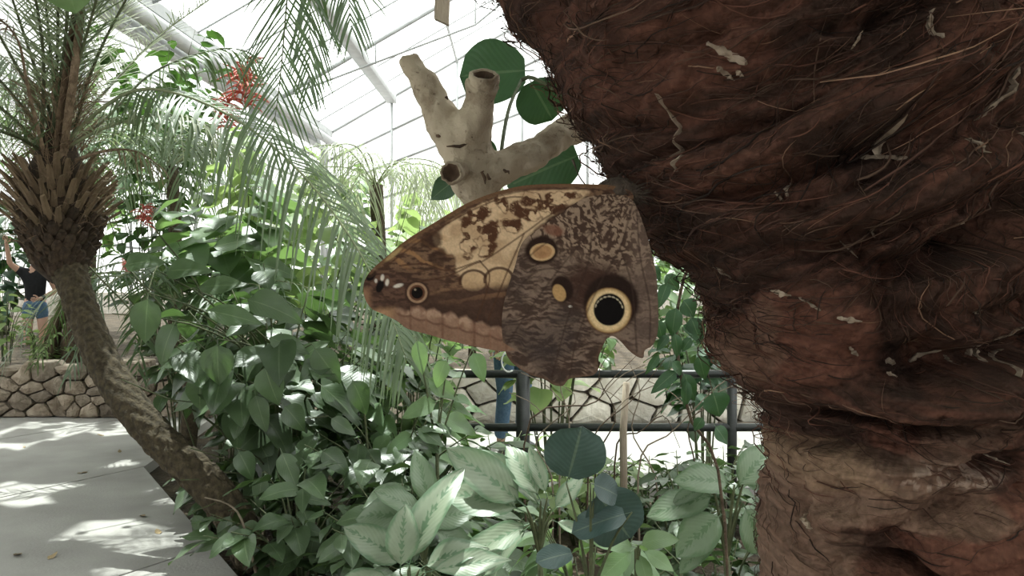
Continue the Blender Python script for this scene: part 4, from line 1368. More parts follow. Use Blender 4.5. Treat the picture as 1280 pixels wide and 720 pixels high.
for s in (-1, 1):
    obj('antenna', *tube(spline([P(740, 240, DBd + s * .002), P(725, 222, DBd + s * .006), P(716, 200, DBd + .004 + s * .010)], 10), [.0003] * 8 + [.0005, .0006], 6), M['fur'], bf)
    for k, (lx, ly) in enumerate([(792, 226), (806, 236), (814, 250)]):
        b_ = P(764 + 8 * k, 238 + 2 * k, DBd + s * .003)
        a_, z_ = px2az(lx, ly + s * 3)
        t_ = Vector(trunk_point(np.array(a_), np.array(z_), .0)[0])
        m_ = (b_ + t_) / 2 + Vector((0, -.004, .004))
        obj('leg', *tube(spline([b_, m_, t_], 8), [.0006, .0006, .0005, .0005, .0004, .0004, .0003, .0003], 6), M['fur'], bf)

# ================================================================== LEANING PALM ON THE LEFT
DP = 5.2
lp = empty('leaning_palm', G(318, 700), 'leaning palm with curved scaly trunk and fan of cut frond bases', 'palm')
ctrl = [(322, 706, 23, 4.46), (288, 640, 22, 4.46), (248, 594, 21, 4.5), (203, 553, 20, 4.6), (162, 505, 20, 4.72), (131, 455, 19, 4.86), (109, 405, 18, 5.0), (95, 365, 18, 5.1), (84, 330, 21, 5.2)]
NR, NS_ = 300, 60
pts = spline([P(x, y, d_) for x, y, r_, d_ in ctrl], NR)
TRUNK_LINE = [(x, y, d_, r_) for x, y, r_, d_ in ctrl]
rad = np.interp(np.linspace(0, len(ctrl) - 1, NR), range(len(ctrl)), [r_ / F * d_ for x, y, r_, d_ in ctrl])
v, f = tube(pts, list(rad), NS_)
V = np.array(v).reshape(NR, NS_, 3)
cen = np.array([tuple(p) for p in pts])[:, None]
ii, kk = np.meshgrid(np.arange(NR), np.arange(NS_), indexing='ij')
u_ = kk / NS_ * 9; w_ = ii / NR * 34
dia = np.abs(((u_ + w_ * .5) % 1) - .5) + np.abs(((u_ - w_ * .5) % 1) - .5)
disp = .95 + .26 * np.clip(.85 - dia, -.2, .6) + .16 * (fbm2(u_ * 2, w_ * 2) - .5)
V = cen + (V - cen) * disp[..., None]
obj('trunk', V.reshape(-1, 3), f, M['palmbark'], lp)
ax = P(72, 290, DP).x
prof = [(344, 20), (325, 30), (305, 38), (285, 44), (262, 46), (238, 42), (215, 34), (190, 24), (165, 14), (140, 6)]
v, f = tube([Vector((ax + (84 - 72 if y > 330 else (340 - min(340, y)) * 0) / 212., DP, CZ - (y - HY) / F * DP)) for y, r_ in prof], [r_ / F * DP for y, r_ in prof], 22)
obj('crown_core', v, f, M['knob'], lp)
rr = random.Random(21)
def crown_r(z):
    y = HY + (CZ - z) / DP * F
    return np.interp(y, [p[0] for p in prof][::-1], [p[1] for p in prof][::-1]) / F * DP
ksets = []
for k in range(3):
    r2 = random.Random(k)
    v, f = tube([(0, 0, -.03), (0, 0, .02), (0.003, 0, .045)], [.032, .027, .02], 7)
    v = [(x * r2.uniform(.8, 1.25), y * r2.uniform(.6, .9), z + r2.uniform(-.008, .008)) for x, y, z in v]
    ksets.append(mesh_data('old_frond_scar', v, f, M['knob'], smooth=False))
g = 2.39996
for k in range(110):
    z = 1.46 + (k / 110) * .34
    a = k * g
    r_ = crown_r(z)
    p = Vector((ax + .02 + r_ * math.cos(a), DP + r_ * math.sin(a), z))
    d = Vector((math.cos(a), math.sin(a), .9)).normalized()
    link('old_frond_scar', rr.choice(ksets), lp, Matrix.Translation(p) @ d.to_track_quat('Z', 'Y').to_matrix().to_4x4() @ Matrix.Scale(rr.uniform(.7, 1.2), 4))
bsets = []
for k in range(4):
    r2 = random.Random(30 + k)
    ln = r2.uniform(.20, .27)
    v, f = [], []
    for i in range(5):
        t = i / 4
        w = .030 * (1 - .45 * t); th = .012 * (1 - .2 * t)
        zc = .05 * t * t
        v += [(-w, -th * .2, ln * t), (0, -th + zc * .0, ln * t), (w, -th * .2, ln * t), (w * .6, th, ln * t), (-w * .6, th, ln * t)]
    v = [(x, y - .10 * (z / ln) ** 2 * ln, z) for x, y, z in v]
    if k % 2:
        v[-5:] = [(x, y, z + x * .5) for x, y, z in v[-5:]]
    for i in range(4):
        for q in range(5):
            f.append((i * 5 + q, i * 5 + (q + 1) % 5, i * 5 + 5 + (q + 1) % 5, i * 5 + 5 + q))
    f += [(4, 3, 2, 1, 0), (20, 21, 22, 23, 24)]
    bsets.append(mesh_data('frond_base', v, f, M['boot'], smooth=False))
for k in range(96):
    z = 1.70 + (k / 96) * .30
    a = k * g + .4
    r_ = crown_r(z) * .92
    d = Vector((math.cos(a), math.sin(a), 0))
    tilt = math.radians(46 - 18 * k / 96) * rr.uniform(.8, 1.2)
    zax = (d * math.sin(tilt) + Vector((0, 0, math.cos(tilt)))).normalized()
    yax = -d                                           # local -Y bends outwards
    yax = (yax - zax * yax.dot(zax)).normalized()
    xax = yax.cross(zax)
    m4 = Matrix.Identity(4)
    s = rr.uniform(.65, .92)
    p = Vector((ax + r_ * math.cos(a), DP + r_ * math.sin(a), z))
    for i in range(3):
        m4[i][0] = xax[i] * s; m4[i][1] = yax[i] * s; m4[i][2] = zax[i] * s; m4[i][3] = p[i]
    link('frond_base', rr.choice(bsets), lp, m4)
# hairy fibre between the bases
mb = MB()
for k in range(800):
    z = rr.uniform(1.6, 2.55); a = rr.uniform(0, 6.28)
    r_ = crown_r(min(z, 2.1)) * .9
    d = Vector((math.cos(a), math.sin(a), 0))
    p = Vector((ax, DP, z)) + d * r_
    q = p + d * rr.uniform(.04, .22) + Vector((rr.uniform(-.08, .08), rr.uniform(-.08, .08), rr.uniform(-.02, .22)))
    w = (p + q) / 2 + Vector((rr.uniform(-.04, .04), 0, rr.uniform(.0, .05)))
    mb.tube(spline([p, w, q], 5), [.0022, .002, .0018, .0014, .0006], 3, False)
o = mb.build('crown_fibre', M['dead'], lp); o['kind'] = 'stuff'
# arching fronds: main one sweeps right and down in front of the shrubs
c0 = Vector((ax, DP, 2.15))
frond(lp, [c0, P(110, 150, 5.15), P(165, 114, 5.0), P(225, 118, 4.9), P(300, 152, 4.75), P(375, 215, 4.6), P(440, 300, 4.5), P(484, 385, 4.45), P(508, 450, 4.42)], 78, .50, .016, M['palm'], M['rachis'], 51, True, .013, (72, 40), .62, .2, .05, side_up=(.35, -.55, .75), jit=.08)
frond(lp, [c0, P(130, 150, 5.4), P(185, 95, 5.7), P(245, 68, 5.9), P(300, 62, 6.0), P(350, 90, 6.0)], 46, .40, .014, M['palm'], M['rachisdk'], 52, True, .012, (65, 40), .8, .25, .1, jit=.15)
frond(lp, [c0, P(120, 165, 5.0), P(185, 145, 4.9), P(245, 150, 4.8), P(300, 190, 4.75)], 44, .34, .012, M['palmpale'], M['rachis'], 53, False, .011, (60, 35), .5, .2, .1, jit=.25)
# upright spray of narrow fronds
for k, (tx_, ty_, dd) in enumerate([(-20, -90, .5), (20, -110, -.3), (45, -120, .3), (72, -130, .0), (96, -120, -.3), (118, -100, .4), (150, -85, -.2), (205, -75, .2), (-70, -60, -.2), (-110, 0, .4), (-130, 60, -.3), (-110, 120, .3), (-60, 150, -.6), (160, 0, .8), (230, 20, 1.0)]):
    frond(lp, [c0 + Vector((rr.uniform(-.08, .08), rr.uniform(-.08, .08), -.05)), P(72 + (tx_ - 72) * .35, 190 + (ty_ - 190) * .42, DP + dd * .4), P(72 + (tx_ - 72) * .8, 190 + (ty_ - 190) * .85, DP + dd), P(72 + (tx_ - 72) * 1.25, 190 + (ty_ - 190) * 1.15, DP + dd * 1.5)],
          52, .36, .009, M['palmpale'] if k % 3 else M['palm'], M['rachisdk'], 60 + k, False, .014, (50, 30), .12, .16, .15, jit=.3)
# stiff dry leaf in the heart of the crown and two bent dead fronds
v, f = [], []
hp = spline([P(74, 205, DP - .1), P(80, 150, DP - .12), P(88, 90, DP - .12), P(97, 20, DP - .1), P(101, -15, DP - .1)], 16)
for i, p in enumerate(hp):
    w = .034 * math.sin(math.pi * (.22 + .7 * i / 15))
    for j, s in enumerate((-1, -.4, .2, 1)):
        v.append((p.x + s * w, p.y + (.03 if j % 2 else -.02), p.z))
for i in range(15):
    for j in range(3):
        f.append((i * 4 + j, i * 4 + j + 1, i * 4 + j + 5, i * 4 + j + 4))
o = obj('dry_sheath', v, f, M['dead'], lp, smooth=False)
so = o.modifiers.new('Solidify', 'SOLIDIFY'); so.thickness = .004
frond(lp, [P(95, 200, DP - .2), P(135, 188, DP - .35), P(172, 190, DP - .4), P(205, 212, DP - .4)], 16, .16, .008, M['dead'], M['dead'], 90, False, .012, (40, 25), .7, .4, .0, jit=.4, name='dry_frond')
frond(lp, [P(55, 190, DP - .2), P(35, 110, DP - .3), P(22, 50, DP - .4), P(-8, 22, DP - .45), P(-40, 40, DP - .5)], 22, .2, .01, M['dead'], M['dead'], 91, False, .012, (40, 25), .7, .5, .0, jit=.4, name='dry_frond')

# ================================================================== BROAD-LEAVED SHRUB
sb = P(335, 700, 4.75); sb.z = -.06
sh = bush('broad_leaved_shrub', 'dense broad-leaved green shrub spilling over the edge of the concrete path', 'shrub', (-1.30, 5.05, -.06), 1.62, .82, 22, 12, L['shrub'], .30, 5, lean=(-.05, -.15), start=.2, droop=.75, up=.15, rad=.011)
rr = random.Random(77)
HL = [((186, 366), (178, 432), 4.3, 1.15), ((222, 398), (190, 458), 4.25, 1.0), ((272, 424), (271, 484), 4.2, 1.45), ((140, 392), (84, 436), 4.45, .95), ((252, 462), (246, 520), 4.3, 1.0), ((330, 452), (345, 510), 4.25, 1.05), ((318, 488), (332, 542), 4.28, 1.0),
      ((352, 504), (384, 538), 4.22, 1.1), ((410, 520), (446, 544), 4.2, .95), ((296, 560), (318, 600), 4.25, 1.0), ((328, 590), (322, 636), 4.2, 1.0), ((280, 590), (268, 640), 4.22, 1.05), ((350, 560), (372, 612), 4.22, 1.0), ((250, 386), (330, 402), 4.4, .75), ((240, 360), (310, 352), 4.55, .8),
      ((300, 372), (380, 392), 4.45, .8), ((200, 340), (262, 332), 4.6, .9), ((168, 352), (118, 372), 4.55, .9), ((330, 420), (388, 440), 4.35, .9), ((390, 430), (426, 480), 4.3, 1.0), ((216, 500), (228, 548), 4.35, .9), ((238, 560), (256, 606), 4.3, .9), ((226, 600), (210, 640), 4.3, .8), ((240, 640), (262, 676), 4.2, .85),
      ((398, 560), (440, 590), 4.2, .9), ((404, 646), (440, 668), 4.15, .85), ((396, 656), (384, 706), 4.12, .95), ((438, 470), (462, 520), 4.25, .9), ((370, 456), (404, 420), 4.4, .9), ((290, 640), (270, 684), 4.15, .9), ((196, 558), (176, 588), 4.45, .8), ((200, 590), (186, 622), 4.4, .8), ((318, 330), (372, 338), 4.75, .85), ((150, 334), (200, 318), 4.8, .9), ((260, 310), (318, 296), 4.9, .9)]
for b, t, D, w in HL:
    hero_leaf(sh, L['shrub'], b, t, D, rr, w, (rr.uniform(-.25, .25), -.8, .62), dd=rr.uniform(0, .06))
for b, t, D, w in HL[:24]:
    p0 = P(b[0], b[1], D); q = Vector((-1.42 + rr.uniform(-.15, .15), 4.95, max(.15, p0.z - rr.uniform(.25, .5))))
    obj('twig', *tube(spline([q, (p0 + q) / 2 + Vector((0, 0, .06)), p0], 7), [.007, .006, .005, .005, .004, .003, .003], 5), M['stem'], sh)
obj('bare_twig', *tube(spline([P(320, 716, 4.0), P(302, 650, 4.05), P(284, 630, 4.1), P(256, 622, 4.15)], 10), [.008, .007, .006, .006, .005, .005, .004, .004, .003, .003], 5), M['twig'], sh)

bush('broad_leaved_shrub', 'second green shrub filling in behind the leaning palm trunk and path shrub', 'shrub', (-1.35, 6.0, -.06), 1.75, .95, 20, 11, L['shrub'], .27, 15, start=.25, droop=.6, up=.2, rad=.011)
bush('broad_leaved_shrub', 'leafy shrub under the tip of the sweeping palm frond', 'shrub', (-.62, 4.7, -.06), 1.05, .6, 16, 11, L['shrub'], .21, 25, start=.15, droop=.7, up=.2, rad=.009)
bush('broad_leaved_shrub', 'small leafy shoot at the slab edge under the leaning trunk', 'shrub', (-1.72, 5.15, -.06), .52, .3, 10, 8, L['shrub'], .17, 28, start=.15, droop=.6, up=.3, rad=.007)
bush('broad_leaved_shrub', 'low leafy skirt of shrub growing at the kerb beside the palm base', 'shrub', (-1.0, 4.15, -.06), .62, .5, 16, 10, L['shrub'], .2, 26, start=.1, droop=.6, up=.3, rad=.008)
bush('broad_leaved_shrub', 'dark low shrub between the path shrub and the silver plants', 'shrub', (-.42, 3.7, -.06), .75, .5, 16, 10, L['shrub'], .21, 27, start=.1, droop=.6, up=.3, rad=.008)
def clear_front(plant):
    """prune leaves that would grow through the leaning trunk or hang in front of it"""
    org = origin_of(plant)
    for ch in list(plant.children):
        if not ch.name.startswith('leaf'):
            continue
        m4 = Matrix.Translation(org) @ ch.matrix_basis
        for yy in (.1, .5, .9):
            p = m4 @ Vector((0, yy, 0))
            px = 640 + p.x / p.y * F; py = HY + (CZ - p.z) / p.y * F
            hit = False
            for (x0, y0, d0, r0), (x1, y1, d1, r1) in zip(TRUNK_LINE[:-1], TRUNK_LINE[1:]):
                for t in (0, .25, .5, .75):
                    if math.hypot(px - (x0 + (x1 - x0) * t), py - (y0 + (y1 - y0) * t)) < r0 + 13 and p.y < d0 + (d1 - d0) * t + .12 and y0 < 610:
                        hit = True
            if hit:
                bpy.data.objects.remove(ch)
                break
for q in [o for o in bpy.data.objects if o.name.startswith('broad_leaved_shrub')]:
    clear_front(q)
# spikes of red bracts above the shrubs
def red_flower(px, py, D, s, seed, label, base=None, tall=1.0):
    r = random.Random(seed)
    c = P(px, py, D)
    b0 = Vector(base) if base else Vector((c.x + .05, c.y + .05, -.06))
    e = empty('red_flower', b0, label, 'flower')
    obj('stalk', *tube(spline([b0, b0.lerp(c, .45) + Vector((0, 0, .2 * (c.z - b0.z))), c], 9), .006, 5), M['stem'], e)
    for k in range(70):
        a = r.uniform(0, 6.28); h = r.uniform(-.3, 1)
        d = Vector((math.cos(a), math.sin(a), h)).normalized()
        p = c + Vector((0, 0, s * tall * r.uniform(-.8, .5)))
        q = p + d * s * r.uniform(.5, .9) + Vector((0, 0, -.15 * s))
        obj('petal', *tube(spline([p, (p + q) / 2 + Vector((0, 0, s * .12)), q], 5), [s * .015, s * .026, s * .034, s * .028, s * .008], 4), M['red'], e)
red_flower(180, 268, 5.9, .10, 1, 'shaggy red flower cluster right of the leaning palm crown', (-1.9, 6.6, -.06))
red_flower(158, 332, 5.6, .05, 2, 'small red blossom tucked among leaves on top of the shrub', (-1.75, 5.7, -.06))
red_flower(306, 104, 8.5, .32, 3, 'tall red flower spike high in front of the roof gutter')
red_flower(284, 138, 8.4, .22, 4, 'red flower spike just under the tallest red spike')
red_flower(452, 486, 4.4, .035, 5, 'tiny red flower beneath the sweeping palm frond')
red_flower(106, 327, 5.5, .06, 6, 'red bud cluster against the palm trunk top', (-1.95, 5.75, -.06))

# ================================================================== PLANTS BEHIND
def gz(x, y):
    return .40 if (y > 9.0 and x < -2.6) else -.06
def gp(px, D):
    x = (px - 640) / F * D
    return Vector((x, D, gz(x, D)))
bush('large_leaved_plant', 'plant with large pale-backed round leaves behind the sweeping frond', 'plant', gp(285, 6.9), 2.5, .7, 9, 9, L['big'], .42, 31, start=.4)
bush('large_leaved_plant', 'tall lime-leaved plant beside the red flower spikes', 'plant', gp(335, 8.3), 3.4, .7, 9, 12, L['lime'], .36, 32, start=.35)
bush('bushy_plant', 'sunlit bushy plant right of the sweeping frond below the sawn branch', 'plant', gp(470, 7.6), 2.3, .8, 12, 11, L['lime'], .26, 33, start=.25)
bush('bushy_plant', 'slender plant with mid-green leaves behind the butterfly wing tip', 'plant', gp(520, 6.6), 1.9, .55, 10, 11, L['shrub2'], .24, 34, start=.2)
bush('bushy_plant', 'yellow-green plant seen between the pale limb and palm trunk', 'plant', gp(690, 6.4), 2.5, .7, 12, 12, L['lime'], .24, 35, start=.3)
bush('bushy_plant', 'dark green shrub behind the knobbly palm crown', 'plant', gp(228, 7.4), 2.3, .8, 12, 11, L['shrub'], .28, 36, start=.2)
bush('bushy_plant', 'tall dense tree-like shrub far behind the leaning palm crown', 'plant', gp(190, 10.5), 4.3, 1.4, 20, 14, L['canopy'], .34, 37, start=.25)
bush('bushy_plant', 'sunlit feathery shrub on the raised bed behind the palm crown', 'plant', gp(110, 14.5), 4.6, 1.3, 16, 14, L['shrub2'], .32, 38, start=.3)
bush('bushy_plant', 'pale sunlit weed on top of the brown rubble wall', 'plant', gp(8, 9.5), .95, .3, 7, 8, L['small'], .18, 39, start=.2)
bush('bushy_plant', 'low sunlit groundcover beside the leaning root cluster', 'plant', gp(50, 9.6), .5, .5, 12, 9, L['small'], .14, 40, start=.1)
bush('bushy_plant', 'dark bluish foliage behind the person with raised arm', 'plant', gp(5, 13.6), 2.7, 1.0, 14, 14, L['darkov'], .36, 41, start=.15)
bush('bushy_plant', 'distant green shrub at the foot of the glass end wall', 'plant', gp(430, 14.0), 3.0, 1.6, 16, 13, L['shrub2'], .40, 42, start=.15)
bush('bushy_plant', 'distant lime shrub left of the forked branch', 'plant', gp(520, 12.0), 2.8, 1.1, 14, 13, L['lime'], .34, 43, start=.2)
bush('bushy_plant', 'distant shrub behind the stone wall and butterfly', 'plant', gp(730, 10.0), 2.2, 1.3, 14, 12, L['shrub2'], .32, 44, start=.2)
bush('bushy_plant', 'leafy shrub between the shrub bank and the dark railing', 'plant', gp(505, 5.2), 1.15, .5, 12, 10, L['shrub2'], .24, 45, start=.2)
bush('bushy_plant', 'dark shrub at the foot of the railing post', 'plant', gp(620, 4.9), .62, .5, 14, 10, L['smalldk'], .17, 46, start=.1)
bush('bushy_plant', 'spindly lime shrub in front of the sunlit stones', 'plant', gp(730, 4.9), .66, .5, 12, 9, L['small'], .14, 47, start=.25)
bush('bushy_plant', 'small-leaved dark shrub in front of the lower rail', 'plant', gp(850, 4.7), .58, .5, 14, 10, L['smalldk'], .15, 48, start=.1)
bush('bushy_plant', 'dark ground-hugging plant below the silver-leaved plants', 'plant', gp(560, 3.6), .55, .7, 14, 10, L['shrub'], .2, 49, start=.1)
bush('bushy_plant', 'shaded leafy plant at the foot of the fibrous trunk', 'plant', gp(900, 3.3), .62, .5, 12, 9, L['shrub'], .2, 50, start=.1)

bush('bushy_plant', 'round green shrub beyond the sunlit stones next to the fibrous trunk', 'plant', (1.9, 9.6, -.06), 2.1, .9, 14, 12, L['shrub2'], .32, 91, start=.15)
bush('bushy_plant', 'dark leafy shrub growing close behind the lower rail and vine', 'plant', (1.35, 6.2, -.06), 1.45, .35, 10, 10, L['darkov'], .22, 92, start=.35)
# palms with thin pale fronds hanging in the background
def back_palm(label, px, D, h, nf, ln, lw, mat, seed, width=.016, hang=.8, trunk_r=.07):
    r = random.Random(seed)
    b = gp(px, D)
    e = empty('feathery_palm', b, label, 'palm', None)
    top = b + Vector((0, 0, h))
    obj('trunk', *tube(spline([b, b + Vector((.05, 0, h * .5)), top], 10), trunk_r, 9), M['palmbark'], e)
    for k in range(nf):
        a = 6.283 * (k + r.uniform(-.25, .25)) / nf
        d = Vector((math.cos(a), math.sin(a), 0))
        q = r.uniform(.75, 1.1) * ln
        u = r.uniform(.35, .9)
        frond(e, [top, top + d * q * .3 + Vector((0, 0, q * .38 * u)), top + d * q * .75 + Vector((0, 0, q * .25 * u)), top + d * q * 1.05 + Vector((0, 0, -q * .35))], 30, lw, width, M[mat], M['rachis'], seed * 31 + k, False, .010, (65, 35), hang, .15, .1, jit=.35)
    return e
back_palm('feathery palm with pale drooping fronds left of the forked branch', 470, 8.8, 2.35, 9, 1.15, .55, 'palmpale', 7, .010, .9)
back_palm('dark feathery palm low behind the leaning palm trunk', 232, 6.8, 1.2, 13, 1.25, .3, 'palmdk', 8, .014, .4)
back_palm('sunlit feathery palm behind the leaning palm crown', 215, 9.9, 2.2, 12, 1.6, .5, 'palm', 9, .018, .7)
back_palm('slender palm close to the glass end wall', 590, 15.0, 2.8, 9, 1.7, .7, 'palmpale', 10, .02, .9)
back_palm('feathery palm whose fronds reach in above the person with raised arm', -75, 10.2, 3.0, 14, 1.7, .5, 'palm', 13, .02, .5)
back_palm('feathery palm rising from the raised bed by the rubble wall', 110, 12.5, 2.9, 12, 1.9, .6, 'palm', 12, .022, .6)

# ================================================================== UNDERPLANTING
def rosette(name, label, px, D, leaves, meshes, seed, stem_r=.006, cat='plant', base_off=(0, 0)):
    """plant whose leaves are set from base pixel to tip pixel; canes rise from the soil"""
    r = random.Random(seed)
    b = gp(px, D)
    e = empty(name, b, label, cat)
    bases = [P(l[0], l[1], D) for l in leaves]
    mean = sum(bases, Vector((0, 0, 0))) / len(bases)
    crown = Vector((mean.x, mean.y + .02, max(.1, min(q.z for q in bases) - .10)))
    obj('cane', *tube(spline([b, b.lerp(crown, .5) + Vector((.015, 0, 0)), crown + Vector((0, 0, .02))], 8), [stem_r * 1.5] * 8, 8), M['stem'], e)
    for k, (bx, by, tx_, ty_, w, nz) in enumerate(leaves):
        dd = r.uniform(-.05, .05)
        p0 = P(bx, by, D + dd)
        hero_leaf(e, meshes, (bx, by), (tx_, ty_), D + dd, r, w, nz, dd=r.uniform(-.03, .06))
        obj('petiole', *tube(spline([crown, crown.lerp(p0, .55) + Vector((0, 0, .02)), p0], 8), [stem_r * (1 - .08 * i) for i in range(8)], 6), M['stem'], e)
    return e
UPF = (0, -.7, .7)
rosette('silver_leaved_plant', 'plant with long silver-marked leaves and one upright folded leaf', 672, 2.75, [
    (658, 634, 562, 556, 1.15, (-.1, -.8, .6)), (656, 640, 556, 596, 1.2, (-.1, -.7, .7)), (684, 640, 582, 540, .6, (.6, -.6, .3)), (676, 626, 636, 548, 1.0, (.1, -.9, .4)), (668, 652, 560, 700, 1.05, (-.05, -.55, .85)), (664, 656, 590, 716, 1.0, (0, -.6, .8)),
    (690, 640, 730, 590, .9, (.2, -.7, .6)), (684, 622, 662, 556, .9, (0, -.9, .4)), (690, 650, 744, 672, .8, (.2, -.6, .8))], L['silver'], 1)
rosette('silver_leaved_plant', 'plant with broad silver leaves standing beside the path shrub', 505, 2.5, [
    (512, 706, 432, 656, 1.25, (-.1, -.75, .6)), (500, 716, 506, 632, 1.3, (.1, -.95, .3)), (524, 712, 600, 668, 1.1, (.1, -.55, .8)), (530, 716, 640, 690, .95, (.1, -.55, .85)), (510, 712, 556, 574, .75, (-.3, -.8, .3)), (490, 724, 420, 716, 1.0, (0, -.6, .8))], L['silver'], 2)
rosette('silver_leaved_plant', 'faintly variegated plant close against the fibrous trunk', 912, 2.4, [
    (918, 606, 846, 588, 1.3, (-.1, -.7, .7)), (900, 618, 806, 640, 1.2, (-.05, -.65, .75)), (906, 640, 842, 690, 1.3, (-.2, -.8, .5)), (918, 612, 972, 552, 1.2, (.2, -.8, .5)), (928, 628, 966, 700, 1.4, (.2, -.9, .3)), (900, 612, 862, 572, 1.0, (-.1, -.7, .7)), (900, 660, 846, 716, 1.0, (-.1, -.7, .7)), (890, 604, 836, 628, 1.1, (0, -.6, .8)), (930, 600, 990, 610, 1.0, (0, -.6, .8))], L['silverdk'], 3)
rosette('silver_leaved_plant', 'plain green broad plant between the two silver-leaved plants', 560, 3.1, [
    (520, 650, 436, 630, 1.3, UPF), (524, 652, 596, 636, 1.4, UPF), (530, 640, 470, 610, 1.2, UPF), (540, 660, 600, 690, 1.2, UPF), (510, 670, 455, 650, 1.2, UPF), (548, 620, 600, 580, 1.0, UPF), (540, 640, 520, 560, .9, UPF)], L['silverdk'], 4)
rosette('palmate_plant', 'low plant with lobed bright green leaflets at the front of the bed', 795, 2.2, [
    (796, 684, 742, 672, 1.6, UPF), (794, 686, 748, 720, 1.7, UPF), (798, 688, 812, 736, 1.6, UPF), (798, 682, 838, 664, 1.6, UPF), (800, 686, 846, 712, 1.6, UPF)], L['lance'], 5, .006)
dk = rosette('dark_leaved_seedling', 'seedling with round blue-green dark leaves on a thin stem', 745, 1.9, [
    (708, 604, 728, 536, 1.0, (.05, -1, .15)), (742, 610, 790, 676, 1.05, (.15, -1, .1)), (790, 640, 712, 662, .55, (0, -.6, .8)), (738, 604, 776, 618, .9, (.2, -.8, .6)), (720, 690, 670, 700, .6, UPF)], L['blue'], 6, .004)
rosette('green_plant', 'drooping broad leaf plant at the corner of the railing', 540, 4.4, [
    (530, 470, 576, 500, 1.0, (-.1, -.8, .6)), (560, 446, 540, 486, 1.0, UPF), (590, 436, 606, 478, 1.0, (0, -.9, .4)), (520, 420, 530, 470, .9, (.3, -.9, .2)), (550, 500, 500, 520, 1.2, UPF), (550, 520, 600, 540, 1.1, UPF), (520, 540, 480, 566, 1.1, UPF)], L['shrub2'], 7, .006)

bush('bushy_plant', 'low lance-leaved filler plant under the round dark leaves', 'plant', gp(735, 3.0), .72, .42, 16, 9, L['lance'], .2, 81, start=.15)
bush('bushy_plant', 'mid-green filler plant under the faintly variegated plant', 'plant', gp(835, 2.9), .70, .4, 16, 9, L['shrub'], .17, 82, start=.15)
bush('bushy_plant', 'low dark filler plant beneath the long silver leaves', 'plant', gp(610, 3.2), .60, .45, 16, 9, L['shrub'], .17, 83, start=.15)
bush('bushy_plant', 'low pale plant in front of the sunlit path slabs', 'plant', gp(700, 5.25), .50, .5, 14, 9, L['small'], .15, 84, start=.1)
bush('bushy_plant', 'small green plant under the rail near the pale stake', 'plant', gp(810, 5.2), .48, .45, 14, 9, L['smalldk'], .15, 85, start=.1)
bush('bushy_plant', 'small leafy plant below the rail close to the fibrous trunk', 'plant', gp(905, 5.2), .5, .45, 14, 9, L['smalldk'], .16, 86, start=.1)
# vine with dark hanging leaves beside the trunk
vn = empty('hanging_vine', Vector((.50, 1.95, -.06)), 'climbing vine with dark drooping leaves against the sunlit stones', 'vine')
rr = random.Random(14)
vp = spline([(.50, 1.95, -.06), P(905, 640, 2.0), P(862, 520, 2.0), P(846, 430, 2.0), P(850, 370, 2.0), P(870, 320, 2.0), P(960, 200, 2.0)], 26)
obj('stem', *tube(vp, .0035, 6), M['bark'], vn)
for (bx, by, tx_, ty_, w) in [(846, 380, 838, 424, .9), (852, 372, 872, 398, 1.3), (862, 392, 878, 432, 1.1), (842, 412, 852, 452, .6), (838, 416, 818, 440, .6), (850, 460, 812, 492, .7), (852, 462, 874, 506, .65), (858, 470, 858, 516, .5), (890, 486, 902, 524, 1.6), (872, 440, 884, 480, .8), (836, 350, 822, 386, .8), (830, 340, 852, 366, .9), (822, 396, 828, 430, .8), (866, 420, 850, 440, .8), (880, 520, 866, 540, .9), (892, 530, 912, 556, 1.2), (826, 440, 806, 470, .6), (812, 330, 830, 352, .8), (852, 404, 870, 420, .9), (838, 450, 858, 470, .8)]:
    hero_leaf(vn, L['darkov'], (bx, by), (tx_, ty_), 1.98, rr, w * 1.15, (rr.uniform(-.3, .3), -.9, .4))
# dry tangled twigs in front of the stones
for k, pl in enumerate([[(735, 600), (745, 540), (790, 500), (830, 450)], [(700, 580), (712, 530), (700, 470), (735, 420)], [(660, 530), (740, 505), (760, 480), (800, 440)], [(800, 575), (840, 540), (900, 480), (930, 470)], [(770, 560), (800, 540), (830, 520), (850, 560)], [(690, 600), (670, 550), (720, 500), (680, 470)], [(745, 580), (770, 520), (748, 470), (770, 430)], [(820, 600), (790, 540), (800, 490), (785, 450)], [(870, 590), (860, 530), (890, 500), (880, 450)]]):
    D = 4.3 + .06 * k
    b = P(pl[0][0], pl[0][1], D); g0 = Vector((b.x, b.y, -.06))
    e = empty('dry_shoot', g0, ['thin bare twig rising in front of the sunlit stones'][0], 'twig', 'bare twigs in front of the sunlit stone wall')
    pts = spline([g0] + [P(x, y, D) for x, y in pl], 16)
    obj('twig', *tube(pts, [.006 * (1 - .05 * i) for i in range(16)], 5), M['twig'] if k % 2 else M['bark'], e)
    obj('side_twig', *tube(spline([pts[9], pts[9] + Vector((.1 * (-1) ** k, .02, .1)), pts[9] + Vector((.22 * (-1) ** k, 0, .16))], 6), .0025, 5), M['twig'], e)
st = empty('plant_stake', gp(781, 4.5), 'pale weathered stake standing upright in front of the railing', 'stake')
obj('stake', *tube([gp(781, 4.5) - Vector((0, 0, .1)), P(779, 540, 4.5), P(783, 478, 4.5)], [.020, .019, .017], 8), M['batten'], st)

# leaning root cluster behind the left wall
rc = empty('aerial_root_cluster', gp(80, 9.7), 'leaning bundle of brown woody roots behind the rubble wall', 'roots')
for k in range(13):
    r = random.Random(100 + k)
    x0 = 52 + k * 4.0
    b = gp(x0, 9.7 + r.uniform(-.15, .15)) - Vector((0, 0, .05))
    t = P(84 + k * 2.0 + r.uniform(-6, 6), 352 + r.uniform(-12, 26), 9.8 + r.uniform(-.15, .15))
    obj('root', *tube(spline([b, b.lerp(t, .5) + Vector((-.05 + r.uniform(-.06, .06), 0, .05)), t], 9), [.05, .046, .042, .04, .036, .033, .03, .026, .018], 7), M['bark'], rc)

